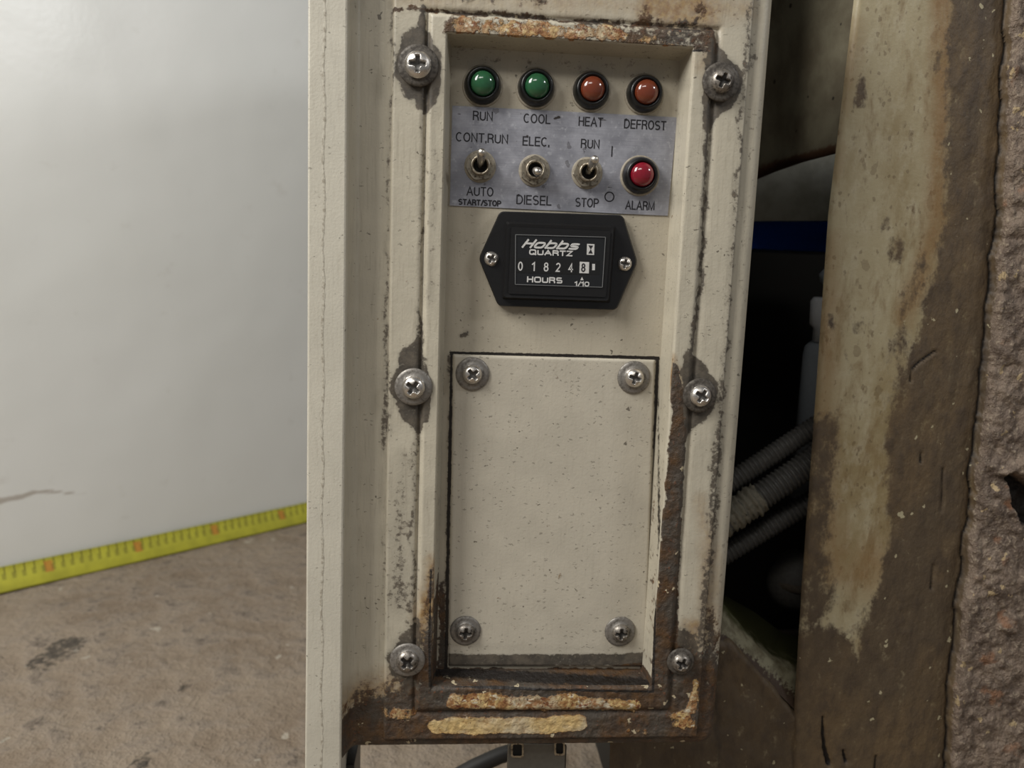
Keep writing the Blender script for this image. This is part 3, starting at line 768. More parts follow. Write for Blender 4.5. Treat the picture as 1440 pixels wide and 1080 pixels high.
me = grid('inner_panel', np.arange(LIPL + WALL - .0004, LIPR - WALL + .0009, .0008), np.arange(LIPT - WALL + .0004, LIPB + WALL - .0009, -.0008),
          lambda X, Z: YI - .00002 + .0004 * (fbm(X * 30, Z * 30, 3) - .5), attrs={'gap_shade': lambda X, Z: paint(X, Z, [([(634, 495.8, 1.9), (926, 503.6, 2.1)], 1, 1), ([(635, 497, 1.8), (627, 945, 2.4)], 1, 1), ([(924.5, 505, 2.2), (911.5, 945, 2.6)], 1, 1), ([(625, 943, 2), (912, 944, 2)], 1, 1)], YI), 'grime': lambda X, Z: paint(X, Z, GRIME_SHADE_IN, YI), 'rust': lambda X, Z: paint(X, Z, R_IN, YI)})  # dark gap shade painted around the cover plate
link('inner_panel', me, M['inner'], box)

# legend plate with its printing
DY = YI - .0006
def quad_grid(name, c, Y, n, m, thick=0.0):
    A, B, C_, D = [P(*p, Y) for p in c]; v = []; f = []
    for j in range(m + 1):
        for i in range(n + 1):
            s, t_ = i / n, j / m
            v.append(tuple((A * (1 - s) + B * s) * (1 - t_) + (D * (1 - s) + C_ * s) * t_))
    for j in range(m):
        for i in range(n):
            a = j * (n + 1) + i; f.append((a, a + n + 1, a + n + 2, a + 1))
    return mesh(name, v, f), v
me, v = quad_grid('legend_plate', [(636, 148.5), (952, 165), (939, 303.5), (632.5, 289)], DY, 160, 76)
va = np.array(v)
set_attr(me, 'grime', paint(va[:, 0], va[:, 2], [([(779, 167, 1), (786, 165, 2)], 1, 1), ([(641, 161, .5), (648, 160, .8)], .8, .8), ([(730, 185, .8), (737, 184, .8)], 1, .8), ([(741, 191, 2.5)], 2, .9),
   ([(843, 168, 1), (852, 169, .8)], 1, .9), ([(641, 265, 1)], 1, .8), ([(657, 181, 1.3)], 1, .7), ([(855, 263, .8), (861, 264, .8)], 1, .7), ([(914, 210, .8), (920, 211, .8)], 1, .6)], DY))
legend = link('legend_plate', me, M['decal'], box)
sm = legend.modifiers.new('thickness', 'SOLIDIFY'); sm.thickness = .0004; sm.offset = -1 
tag(legend, 'scuffed silver legend plate behind the toggle switches')
for body, c, h, w_ in (('RUN', (679, 163), 12.5, 27), ('COOL', (755.3, 167), 12.5, 37), ('HEAT', (831, 171.3), 12.5, 34), ('DEFROST', (907.3, 175.5), 12.5, 59),
                      ('CONT.RUN', (677.8, 194), 12.5, 71), ('ELEC.', (753.8, 199), 12.5, 37), ('RUN', (830, 202.3), 12.5, 26),
                      ('AUTO', (675, 269.3), 12.5, 37), ('START/STOP', (674.7, 285), 8.5, 59), ('DIESEL', (751, 281.5), 13, 49), ('STOP', (825.6, 285), 12.5, 33), ('ALARM', (900, 289), 12.5, 41.5),
                      ('I', (860.6, 213), 14.5, 2.2)):
    letters(body, c, h, w_, DY, M['ink'], legend, bold=.012)
def ringmesh(name, c, r0, r1, Y, seg=32):
    o = P(*c, Y); k = mm(Y); v = []; f = []
    for i in range(seg):
        a = 2 * math.pi * i / seg
        v += [(o[0] + r0 * k * math.cos(a), Y, o[2] + r0 * k * math.sin(a)), (o[0] + r1 * k * math.cos(a), Y, o[2] + r1 * k * math.sin(a))]
        j = (i + 1) % seg; f.append((2 * i, 2 * i + 1, 2 * j + 1, 2 * j))
    return mesh(name, v, f)
link('lettering', ringmesh('lettering', (857, 276.7), 5.4, 7.1, DY - .00006), M['ink'], legend)

# indicator lamps
kI = mm(YI)
bezel_me = lathe('bezel', [(24.8 * kI, 0), (24.8 * kI, .0012), (24.0 * kI, .0030), (21.5 * kI, .0052), (19.4 * kI, .0058), (17.0 * kI, .0052), (16.4 * kI, .0035)], 48)
lens_me = lathe('lens', [(16.2 * kI, .003)] + [(16.2 * kI * math.cos(a), .0050 + .0036 * math.sin(a)) for a in np.linspace(0, 1.5, 12)], 48)
seal_me = lathe('sealant_ring', [(27.6 * kI, 0), (27.2 * kI, .0006), (25 * kI, .0009), (24 * kI, .0006)], 40, cap=False)
bezel_me.materials.append(M['bezel']); seal_me.materials.append(M['glue'])
def lamp(c, mat, label, lift=.0):
    at = P(c[0], c[1], YI - .004); at = (at[0], DY if lift else YI, at[2])
    rt = empty('indicator_lamp', at); rt.parent = box; rt.location = Vector(at) - box.location
    tag(rt, label)
    link('bezel', bezel_me, None, rt, at=at)
    lm = lens_me.copy(); lm.materials.clear(); lm.materials.append(mat); link('lens', lm, mat, rt, at=at)
    link('sealant_ring', seal_me, None, rt, at=at)
def emptyc(name, at, parent): 
    e = empty(name, at); return e
lamp((679, 118), M['lens_green'], 'green indicator lamp above the word RUN')
lamp((755, 121.5), M['lens_green'], 'green indicator lamp above the word COOL')
lamp((833, 125.5), M['lens_amber'], 'amber indicator lamp above the word HEAT')
lamp((908.5, 130), M['lens_amber'], 'amber indicator lamp above the word DEFROST')
lamp((902, 246), M['lens_red'], 'dark red indicator lamp above the word ALARM', 1)

# toggle switches
def hexloop(r, h, rot, ch=0): return [(r * math.cos(math.pi / 3 * i + rot), -h, r * math.sin(math.pi / 3 * i + rot)) for i in range(6)]
nut_r = 20.5 * kI
def nutmesh(rot):
    n = 48
    def L(rf, h):
        out = []
        for i in range(n):
            a = 2 * math.pi * i / n; s = (a - rot) % (math.pi / 3) - math.pi / 6
            hx = nut_r * math.cos(math.pi / 6) / math.cos(s); r = min(hx, rf * nut_r) if rf else 0
            out.append((r * math.cos(a), -h, r * math.sin(a)))
        return out
    def C_(r, h): return [(r * kI * math.cos(2 * math.pi * i / n), -h, r * kI * math.sin(2 * math.pi * i / n)) for i in range(n)]
    return loft('hex_nut', [L(1.1, 0), L(1.1, .0019), L(.93, .0026), C_(14.5, .0026), C_(13.2, .0026)], False, False)
collar_me = lathe('bushing', [(13.2 * kI, 0), (13.2 * kI, .0052), (12.4 * kI, .0058), (10.6 * kI, .0058), (9.4 * kI, .0046), (8.8 * kI, .0016)], 40, cap=False)
bore_me = lathe('bore', [(9.2 * kI, .0012), (.1 * kI, .0014)], 30)
wash_me = lathe('lock_washer', [(21.6 * kI, 0), (21.6 * kI, .0004), (20.9 * kI, .0007), (17 * kI, .0007)], 44, cap=False)
for m_, k_ in ((collar_me, 'nickel'), (bore_me, 'hole'), (wash_me, 'glue')): m_.materials.append(M[k_])
def toggle(c, tip, rot, label, tl):
    q_ = P(c[0], c[1], DY - .003); at = (q_[0], DY, q_[2])
    rt = empty('toggle_switch', at); rt.parent = box; rt.location = Vector(at) - box.location; tag(rt, label)
    link('lock_washer', wash_me, None, rt, at=at)
    link('hex_nut', nutmesh(rot), M['nickel'], rt, at=at)
    link('bushing', collar_me, None, rt, at=at); link('bore', bore_me, None, rt, at=at)
    a = Vector((q_[0], DY - .0022, q_[2])); b = Vector(P(tip[0], tip[1], DY - tl))
    pts = [a.lerp(b, t_) for t_ in np.linspace(0, 1, 15)]
    tail = (b - a).normalized()
    r0, r1 = .00135, .00205
    pts += [b + tail * .0022 * math.sin(x) for x in (.5, .9, 1.25, 1.5)]
    rr = [r0 + (r1 - r0) * (i / 14) ** .8 for i in range(15)] + [r1 * math.cos(x) for x in (.5, .9, 1.25, 1.52)]
    me = tube('lever', pts, lambda t_: rr[int(round(t_ * (len(rr) - 1)))], 20)
    link('lever', me, M['lever'], rt)
toggle((675.5, 233), (677.3, 215), .1, 'toggle switch flipped up between CONT.RUN and AUTO', .0125)
toggle((752.3, 239), (756, 241.5), .55, 'toggle switch pointing outwards and down between ELEC. and DIESEL', .0125)
toggle((827, 242.5), (836, 225), .15, 'toggle switch flipped up between RUN and STOP', .0125)

# screws
def head_mesh(name, R, H, n=44):
    a = np.linspace(-1, 1, n); X, Z = np.meshgrid(a, a[::-1]); d = np.hypot(X, Z)
    s = np.where(d > 1, 1 / np.maximum(d, 1e-6), 1); X, Z = X * s, Z * s; d = np.minimum(d, 1)
    h = H * (np.clip(1 - (d * .97) ** 2.6, 0, 1)) ** .55
    wd_ = .13 + .05 * (1 - d); L_ = .60
    arm = lambda u, v_: sstep(wd_ + .05, wd_ - .03, np.abs(u)) * sstep(L_ + .05, L_ - .06, np.abs(v_))
    m = np.maximum(arm(X, Z), arm(Z, X)); core = sstep(.36, .22, d); m = np.maximum(m, core)
    y = -(h - m * (H * .75) * (1 - .4 * d / .6 * (d < .6)))
    verts = np.stack([X * R, y, Z * R], -1).reshape(-1, 3)
    i = np.arange(n * n).reshape(n, n); q = np.stack([i[:-1, :-1], i[1:, :-1], i[1:, 1:], i[:-1, 1:]], -1).reshape(-1, 4)
    me = mesh(name, verts, [tuple(map(int, t_)) for t_ in q])
    bm = bmesh.new(); bm.from_mesh(me); bm.verts.index_update()
    me2 = me
    set_attr(me, 'slot', (m * .85).ravel()); bm.free()
    for p in me.polygons: p.use_smooth = True
    return me
head_me = head_mesh('screw', .0052, .0034)
def washer_mesh(R): return lathe('washer', [(R, 0), (R, .0005), (R * .97, .0009), (R * .82, .0012), (R * .62, .0011), (R * .60, .0016), (R * .35, .0018)], 44)
def screw(parent, c, Y, R, rot, hm, wm, sc=1.0, label=None, dx=0, seat=0.0):
    q_ = P(c[0], c[1], Y - .002); at = (q_[0], Y - seat, q_[2])
    hme = head_me.copy(); hme.materials.clear(); hme.materials.append(M[hm])
    top = Vector((q_[0] + dx, Y - seat - .0013, q_[2]))
    s = link('screw', hme, M[hm], parent, at=top); s.rotation_euler = (random.uniform(-.06, .06), rot, random.uniform(-.06, .06)); s.scale = (sc, 1, sc)
    if label: tag(s, label)
    wme = washer_mesh(R * mm(Y)); wme.materials.append(M[wm])
    wo = bpy.data.objects.new('washer', wme); COL.objects.link(wo); wo.parent = s
    wo.matrix_parent_inverse = (Matrix.Translation(top) @ s.rotation_euler.to_matrix().to_4x4() @ Matrix.Diagonal((sc, 1, sc, 1))).inverted()
    wo.location = at
    return s
for a in (((588, 92), 27, .02, 'screw', 'washer_dirty', 1.12, 'shiny cross-head screw at the upper left of the frame'),
          ((1014, 115), 26, .35, 'screw_dull', 'washer_dirty', .98, 'dull cross-head screw at the upper right of the frame'),
          ((581.5, 544), 26.5, .62, 'screw', 'washer', 1.02, 'cross-head screw at the left middle of the frame'),
          ((984, 556), 25, .55, 'screw', 'washer_dirty', .98, 'cross-head screw at the right middle of the frame'),
          ((573, 928), 26, .75, 'screw_dull', 'washer', 1.05, 'cross-head screw at the lower left of the frame'),
          ((957, 930), 21, .45, 'screw_dull', 'washer_dirty', .9, 'corroded cross-head screw at the lower right of the frame')):
    screw(box, a[0], -.0004, a[1], a[2], a[3], a[4], a[5], a[6], seat=.0016)

# latch below the box
lt = []
def ltp(px, py, Y): q_ = P(px, py, Y); return (q_[0], q_[1], q_[2])
latch = link('latch', loft('latch', [[ltp(a, b, .028) for a, b in roundpoly([(714, 1046), (797, 1046), (795, 1100), (712, 1100)], 4)], [ltp(a, b, .020) for a, b in roundpoly([(714, 1046), (797, 1046), (795, 1100), (712, 1100)], 4)],
      [ltp(a, b, .018) for a, b in roundpoly([(716, 1047), (795, 1047), (793, 1098), (714, 1098)], 4)]], True, True), plain('grey_zinc', lin((112, 110, 104)), .42, .5, bump=.15), box)
tag(latch, 'grey metal latch under the lower rim')
for (x0, x1, y0, y1) in ((721, 734, 1048, 1063), (782, 792, 1046, 1060)):
    out = roundpoly([(x0 - 2.5, y0 - 3), (x1 + 2.5, y0 - 3), (x1 + 2.5, y1 + 2.5), (x0 - 2.5, y1 + 2.5)], 3); inn = roundpoly([(x0, y0 - 1), (x1, y0 - 1), (x1, y1), (x0, y1)], 2.5)
    link('slot_rim', loft('slot_rim', [[ltp(a, b, .018) for a, b in out], [ltp(a, b, .0165) for a, b in out], [ltp(a, b, .0165) for a, b in inn], [ltp(a, b, .0176) for a, b in inn]], False, False), M['nickel'], latch)
    link('slot', loft('slot', [[ltp(a, b, .0178) for a, b in inn], [ltp(a, b, .0174) for a, b in inn]], False, True), M['hole'], latch)
ft = link('foot_bracket', boxmesh('foot_bracket', P(478, 1070, .03)[0], P(504, 1070, .03)[0], 0.012, .040, P(490, 1140, .03)[2], P(490, 1046, .03)[2] , .001), M['black'], box)

# ------------------------------------------------------------------ cover plate: a thing with its own screws
cover = empty('cover_plate', tuple(P(770, 935, YI)))
tag(cover, 'flat cream cover plate with four corner screws below the black hour meter', 'cover plate')
CY = YI - .0022
cc = [(637.5, 498.5), (921.5, 506.5), (908, 938), (630.5, 937)]
A, B, C_, D = [P(*p, CY) for p in cc]
nx_, nz_ = 150, 220
S_, T_ = np.meshgrid(np.linspace(0, 1, nx_), np.linspace(0, 1, nz_))
X = (A[0] * (1 - S_) + B[0] * S_) * (1 - T_) + (D[0] * (1 - S_) + C_[0] * S_) * T_
Z = (A[2] * (1 - S_) + B[2] * S_) * (1 - T_) + (D[2] * (1 - S_) + C_[2] * S_) * T_
ed = np.minimum.reduce([S_ * .096, (1 - S_) * .096, T_ * .16, (1 - T_) * .16])
Yv = CY + .0007 * sstep(.0009, 0, ed) + (fbm(X * 25, Z * 25, 31) - .5) * .0005
vf = np.stack([X, Yv, Z], -1).reshape(-1, 3)
i_ = np.arange(nx_ * nz_).reshape(nz_, nx_); q = np.stack([i_[:-1, :-1], i_[1:, :-1], i_[1:, 1:], i_[:-1, 1:]], -1).reshape(-1, 4)
# rim back to the panel
ring = list(i_[0, :]) + list(i_[1:, -1]) + list(i_[-1, -2::-1]) + list(i_[-2:0:-1, 0])
base = len(vf); back = vf[ring].copy(); back[:, 1] = YI - .0004
faces = [tuple(map(int, t_)) for t_ in q] + [(int(ring[k]), int(ring[(k + 1) % len(ring)]), base + (k + 1) % len(ring), base + k) for k in range(len(ring))]
me = mesh('panel', np.concatenate([vf, back]), faces)
va = np.concatenate([vf, back])
set_attr(me, 'grime', paint(va[:, 0], va[:, 2], [([(630, 929, 11), (700, 930, 11), (800, 928, 10), (910, 928, 11)], 2, 1), ([(664, 549, 5), (664, 551, 4)], 5, .4), ([(893, 556, 3)], 5, .4), ([(655, 912, 5), (874, 912, 5)], 5, .25), ([(898, 690, 20), (905, 780, 8)], 20, .2)], CY))
set_attr(me, 'rust', paint(va[:, 0], va[:, 2], [([(865, 938, 2), (912, 934, 5)], 2, .9), ([(630, 938, 1), (700, 940, 1), (860, 941, 2)], 2, .75)], CY))
set_attr(me, 'bar', paint(va[:, 0], va[:, 2], [([(690, 937, 1), (830, 937, 1.5)], 2, .62)], CY))
link('panel', me, M['plate'], cover, smooth=True)
for c, R_, rot, hm, lb in (((664.5, 526.5), 24, .85, 'screw', 'cross-head screw in the upper left corner'), ((892.5, 531.5), 24, .3, 'screw', 'cross-head screw in the upper right corner'),
                     ((654.5, 889), 23, .1, 'screw_dull', 'dull cross-head screw in the lower left corner'), ((873, 890), 23.5, .05, 'screw_dull', 'dull cross-head screw in the lower right corner')):
    screw(cover, c, CY, R_, rot, hm, 'washer', .90)

# ------------------------------------------------------------------ hour meter
hm = empty('hour_meter', tuple(P(784, 400, YI)))
tag(hm, 'black six-sided hour meter with white counter digits below the silver legend plate', 'hour meter')
hexp = [(703, 297), (876, 302.5), (896.5, 368), (867, 436), (700.5, 430.5), (673, 363.5)]
def H(pts, Y): return [tuple(P(a, b, Y)) for a, b in pts]
def shrink(pts, k):
    c = np.mean(np.array(pts), 0); return [tuple(c + (np.array(p) - c) * k) for p in pts]
Y0, Y1 = YI - .0001, YI - .0040
hp = roundpoly(hexp, 7); hp2 = roundpoly(shrink(hexp, .985), 7)
inn = roundpoly([(711, 311), (866, 317.5), (858, 425), (706, 420)], 4)
nH = len(hp); 
link('casing', loft('casing', [H(hp, Y0), H(hp, Y1 + .0008), H(hp2, Y1)], False, True), M['black'], hm)
b0 = roundpoly([(711, 311), (866, 317.5), (858, 426), (706, 421)], 4); b1 = roundpoly([(714, 314), (863, 320), (855.5, 423), (709, 418)], 4)
b2 = roundpoly([(719, 319), (859, 325), (852, 418), (714.5, 413)], 3)
w0 = roundpoly([(725, 330), (851.5, 333.5), (847, 404), (724.5, 400)], 1.2)
YW = Y1 - .0052
link('raised_body', loft('raised_body', [H(b0, Y1 + .0002), H(b1, YW - .0000), H(b2, YW + .0002), H(b2, YW - .0006)], False, True), M['black'], hm)
YD = YW - .0007
dial = link('dial', loft('dial', [H(w0, YD + .0001), H(w0, YD)], False, True), M['dial'], hm)
edge = lambda a, b, wpx: [(a[0], a[1] - wpx), (b[0], b[1] - wpx), (b[0], b[1] + wpx), (a[0], a[1] + wpx)]
t = NT('edge_highlight'); t.out(lin((120, 120, 120)), .3); M['edge'] = t.m  # pale colour painted as the highlight along the window border
for a, b in (((725, 330), (851.5, 333.5)), ((724.5, 400), (847, 404))):
    link('window_highlight', loft('window_highlight', [H(edge(a, b, .45), YD), H(edge(a, b, .35), YD - .0004)], False, True), M['edge'], hm)
for a, b in (((725, 330), (724.5, 400)), ((851.5, 333.5), (847, 404))):
    pl = [(a[0] - .45, a[1]), (a[0] + .45, a[1]), (b[0] + .45, b[1]), (b[0] - .45, b[1])]
    link('window_highlight', loft('window_highlight', [H(pl, YD), H(pl, YD - .0004)], False, True), M['edge'], hm)
YL = YD - .0001
letters('Hobbs', (775, 343.8), 12.5, 82, YL, M['white_ink'], dial, shear=.35, e=3.5, sw=2.6)
letters('I', (742.6, 340.2), 2.2, 10, YL, M['white_ink'], dial, sw=2.2) if False else None
letters('QUARTZ', (774.7, 355.6), 8, 61, YL, M['white_ink'], dial, e=4, sw=1.9)
letters('HOURS', (766, 393.6), 8.4, 50, YL, M['white_ink'], dial, e=4, sw=1.9)
letters('1/10', (818.3, 399.2), 7, 21, YL, M['white_ink'], dial, e=3, sw=1.5)
strip = [(729, 362.5), (844, 366.5), (843, 387), (728.5, 384)]
link('counter_strip', loft('counter_strip', [H(strip, YD), H(strip, YD - .00005)], False, True), M['drum'], hm)
for i, (d, x) in enumerate(zip('01824', (731.8, 750, 768, 785, 802.6))):
    y = 374.3 + i * .55
    dr = [(x - 6.5, y - 9), (x + 6.5, y - 8.7), (x + 6.5, y + 9), (x - 6.5, y + 8.7)]
    dm = link('counter_drum', loft('counter_drum', [H(dr, YD - .00005), H(dr, YD - .00012)], False, True), M['drum'], hm)
    letters(d, (x, y), 12.5, 4.4 if d == '1' else 6.8, YD - .00013, M['white_ink'], dm, name='digit', sw=1.7)
wsq = [(815.3, 368), (828.6, 368.6), (828, 384.5), (814.8, 384)]
wq = link('counter_drum', loft('counter_drum', [H(wsq, YD - .00005), H(wsq, YD - .00018)], False, True), M['white_ink'], hm); tag(wq, 'white tenths drum with a black digit')
letters('8', (820.3, 376.3), 12, 6, YD - .00019, M['ink'], wq, name='digit', sw=1.8)
def flat(name, pts, Y, mat, parent): return link(name, loft(name, [H(pts, Y + .00003), H(pts, Y)], False, True), mat, parent)
flat('drum_mark', [(832.8, 371), (836.8, 371.2), (836.6, 380), (832.6, 380)], YD - .00013, M['white_ink'], hm)
flat('pointer_mark', [(818.4, 389.4), (820.8, 394), (816, 394)], YL, M['white_ink'], hm)
flat('hourglass_mark', [(825.5, 342.8), (836, 343.4), (835.5, 358.6), (825, 358.2)], YL, M['white_ink'], hm)
flat('hourglass_mark', [(827.5, 345), (834, 345.4), (830.8, 351)], YL - .00006, M['ink'], hm)
flat('hourglass_mark', [(830.8, 350.2), (833.6, 356.6), (827.3, 356.4)], YL - .00006, M['ink'], hm)
small = head_mesh('screw', .0034, .0021, 34)
for (c, rot) in (((691.3, 364), .5), ((879, 371), .2)):
    q_ = P(*c, Y1 - .001); s = link('screw', small, M['screw'], hm, at=(q_[0], Y1 + .0001, q_[2])); s.rotation_euler = (0, rot, 0)

# ------------------------------------------------------------------ rusty equipment frame to the right
EY = 0.050
frame = empty('equipment_frame', (.25, EY, FLOOR))
tag(frame, 'rusted cream-painted steel frame post and beam right of the control box', 'steel frame')
def left_edge(y): return np.interp(y, [-200, 0, 300, 570, 830, 990, 1080, 1600], [1214, 1201, 1165, 1146, 1127, 1117, 1113, 1078])
rows_ = np.concatenate([np.arange(-200, 1100, 2.6), np.arange(1100, 1700, 14)])
cols_ = np.concatenate([np.linspace(0, 14, 8), np.arange(17, 330, 2.6), np.arange(330, 900, 12)])
PX, PY = np.meshgrid(cols_, rows_); PX = PX + left_edge(PY) + 3.5
def lineP(PX, PY, Y):
    d0 = RM.T @ np.stack([(PX.ravel() - 720) / F, (PY.ravel() - 540) / F, np.ones(PX.size)]); dw = np.stack([d0[0], d0[2], -d0[1]])
    k = (Y - CAMP[1]) / dw[1]; return (CAMP[:, None] + dw * k).T.reshape(PX.shape + (3,))
pos = lineP(PX, PY, EY)
eX, eZ = pos[..., 0], pos[..., 2]
kp = mm(EY)
off = (PX - left_edge(PY) - 3.5) * kp
crackx = np.interp(PY, [-200, 0, 150, 330, 480, 560, 610, 680, 760, 860, 1000, 1600], [1432, 1424, 1416, 1408, 1392, 1386, 1378, 1372, 1364, 1352, 1340, 1300]) + (fbm(PY * .03, PY * 0, 4) - .5) * 12
crust = sstep(-3, 3, PX - crackx)
h = .003 * (1 - np.sqrt(np.clip(1 - (1 - np.clip(off / .003, 0, 1)) ** 2, 0, 1)))     # rolled left edge
h = h + .004 * np.clip((off - .04) / .05, 0, 1) ** 2
h = h - crust * (.004 + .005 * fbm(eX * 90, eZ * 90, 12) + .003 * fbm(eX * 300, eZ * 300, 13))
RP = [([(1395, 400, 0), (1480, 0, 60)], 1, 0),
 ([(1392, -150, 46), (1385, 0, 52), (1375, 200, 46), (1370, 330, 48), (1350, 460, 62), (1310, 600, 70), (1300, 760, 60), (1310, 900, 120), (1300, 1100, 170)], 12, 1),
 ([(1150, 940, 70), (1150, 1100, 120), (1150, 1400, 200)], 14, 1), ([(1160, 600, 24), (1150, 680, 26), (1140, 760, 28), (1140, 850, 36)], 14, .85), ([(1420, 0, 30), (1420, 1100, 60)], 10, 1),
 ([(1385, 480, 22), (1372, 700, 26), (1355, 850, 24)], 6, 1),
 ([(1290, 380, 8), (1265, 480, 10), (1270, 560, 18)], 16, .7),
 ([(1213, 112, 7), (1208, 145, 8)], 6, .95), ([(1262, 342, 8), (1259, 364, 9)], 7, .9), ([(1248, 306, 7), (1244, 318, 6)], 7, .75), ([(1173, 447, 5), (1172, 456, 5)], 7, .75), ([(1208, 455, 6), (1204, 464, 5)], 7, .7), ([(1320, 78, 8), (1314, 98, 9)], 8, .8), ([(1300, 375, 14)], 12, .7), ([(1186, 490, 3), (1195, 520, 2)], 4, .6), ([(1252, 140, 4)], 5, .6), ([(1248, 790, 5), (1245, 815, 4)], 6, .5), ([(1222, 860, 18)], 14, .55)]
Rr = paint(eX, eZ, RP, EY)
OP = [([(1330, -60, 20), (1322, 200, 16), (1318, 330, 18), (1275, 440, 16)], 12, .8), ([(1170, 340, 8), (1160, 560, 14), (1150, 700, 30), (1165, 800, 30)], 16, .65), ([(1180, 100, 6), (1172, 240, 8)], 8, .5), ([(1222, 800, 40)], 22, .6), ([(1205, 40, 10), (1190, 150, 6)], 10, .5)]
Oo = paint(eX, eZ, OP, EY)
crackm = np.exp(-((PX - crackx + 3) / 2.0) ** 2)
CR = [([(1281, 536, .8), (1283, 520, .9), (1290, 512, .9), (1303, 503, 1.1), (1317, 494, .9)], 1, 1), ([(1157, 1008, 1.2), (1158, 1030, 2.4), (1160, 1052, 3.2), (1166, 1075, 4)], 1, 1), ([(1186, 1056, 1.6), (1190, 1072, 2.6)], 1, 1), ([(1232, 1064, 1.4), (1231, 1085, 1.6)], 1, 1),
      ([(1315, 796, 1), (1312, 830, 1.4)], 1.4, .9), ([(1298, 636, .8), (1296, 650, 1.5)], 1, 1), ([(1329, 660, 1), (1328, 700, 1.5), (1326, 720, 1)], 1.5, .8)]
ck = paint(eX, eZ, CR, EY)
hole = paint(eX, eZ, [([(1412, 668, 5), (1424, 682, 13), (1436, 700, 22), (1450, 715, 30)], 3, 1)], EY)
ledge = paint(eX, eZ, [([(1400, 660, 5), (1420, 655, 9), (1444, 645, 14)], 4, 1), ([(1412, 874, 14), (1418, 868, 10)], 4, .8), ([(1430, 300, 30), (1440, 200, 30)], 10, .4), ([(1400, 800, 40)], 16, .4)], EY)
h = h + ck * .003 + crackm * .0025 + hole * .012 - ledge * .004 + (fbm(eX * 110, eZ * 60, 15) - .5) * .0012 * Rr
verts = np.stack([eX, EY + h, eZ], -1)
i_ = np.arange(PX.size).reshape(PX.shape); q = np.stack([i_[:-1, :-1], i_[1:, :-1], i_[1:, 1:], i_[:-1, 1:]], -1).reshape(-1, 4)
me = mesh('post', verts.reshape(-1, 3), [tuple(map(int, t_)) for t_ in q])
set_attr(me, 'rust', Rr); set_attr(me, 'ochre', Oo); set_attr(me, 'crust', crust * (1 - .0 * Rr)); set_attr(me, 'grime', np.clip(ck + crackm * .75 + hole * .9, 0, 1))
link('post', me, M['post'], frame, smooth=True)
# return of the post into the housing
v = []; f = []
for k, y in enumerate(np.arange(-200, 1000, 40)):
    p = P(left_edge(y) + 3, y, EY); v += [(p[0] + .0006, EY + .003, p[2]), (p[0] + .018, EY + .03, p[2])]
    if k: f.append((2 * k - 2, 2 * k, 2 * k + 1, 2 * k - 1))
me = mesh('post_return', v, f); set_attr(me, 'rust', [.6] * len(v)); link('post_return', me, M['post'], frame, smooth=True)

# lower beam
def top_edge(x): return np.interp(x, [780, 1000, 1020, 1050, 1085, 1114, 1130], [800, 862, 896, 925, 965, 1000, 1004])
cols2 = np.arange(857, 1134, 2.4); fr_ = np.concatenate([np.linspace(0, 12, 7), np.arange(15, 240, 2.6), np.arange(240, 800, 12)])
QX, QF = np.meshgrid(cols2, fr_); QY = np.maximum(top_edge(QX), 900) + (fbm(QX * .08, QX * 0, 6) - .5) * 8 + QF
QX = QX - .03 * (QY - 1080) * .8
pos = lineP(QX, QY, EY + .002); bX, bZ = pos[..., 0], pos[..., 2]
hh = .006 * (1 - np.sqrt(np.clip(1 - (1 - np.clip(QF / 12, 0, 1)) ** 2, 0, 1))) + (fbm(bX * 100, bZ * 50, 18) - .5) * .004
me = mesh('lower_beam', np.stack([bX, EY + .002 + hh, bZ], -1).reshape(-1, 3), [])
i_ = np.arange(QX.size).reshape(QX.shape); q = np.stack([i_[:-1, :-1], i_[1:, :-1], i_[1:, 1:], i_[:-1, 1:]], -1).reshape(-1, 4)
bpy.data.meshes.remove(me)
me = mesh('lower_beam', np.stack([bX, EY + .002 + hh, bZ], -1).reshape(-1, 3), [tuple(map(int, t_)) for t_ in q])
set_attr(me, 'rust', np.full(bX.size, 1.0)); set_attr(me, 'ochre', np.zeros(bX.size))
set_attr(me, 'grime', np.clip(paint(bX, bZ, [([(1010, 900, 14), (1012, 1080, 10)], 10, .5)], EY), 0, 1))  # soft near-black band down the beam beside the box
link('lower_beam', me, M['post'], frame, smooth=True)
# pale sill inside the opening, mossy towards the back
def strip_mesh(name, lines_, n=60):
    v = []; f = []; m = len(lines_)
    for L_ in lines_:
        pts = np.array([P(a, b, c) for a, b, c in L_]); s = np.linspace(0, len(pts) - 1, n)
        for u in s:
            i = min(int(u), len(pts) - 2); v.append(tuple(pts[i] * (1 - (u - i)) + pts[i + 1] * (u - i)))
    for j in range(m - 1):
        for i in range(n - 1): a = j * n + i; f.append((a, a + 1, a + n + 1, a + n))
    return mesh(name, v, f), v
t = NT('mossy_pale_sill'); n1 = t.noise(140, 4, .6); n2 = t.noise(500, 4, .6)
c_ = t.mix(t.ss(n1, .4, .65), lin((132, 126, 102)), lin((98, 90, 68))); c_ = t.mix(t.ss(t.math('ADD', t.attr('moss'), t.math('MULTIPLY', t.math('SUBTRACT', n1, .5), .7)), .35, .7), c_, lin((58, 58, 26)))
c_ = t.mix(t.ss(t.math('ADD', t.attr('rust'), t.math('MULTIPLY', t.math('SUBTRACT', n2, .5), 1.0)), .4, .6), c_, lin((62, 46, 32)))
M['sill'] = t.out(c_, .6, 0, t.bump(n2, .4, .001))
LA = [(985, 880, .054), (1008, 898, .054), (1050, 930, .054), (1088, 968, .054), (1125, 1006, .054)]
LB = [(985, 858, .056), (1014, 874, .058), (1050, 903, .060), (1088, 930, .060), (1130, 955, .060)]
LC = [(985, 842, .062), (1014, 850, .066), (1046, 886, .068), (1086, 920, .07), (1135, 936, .07)]
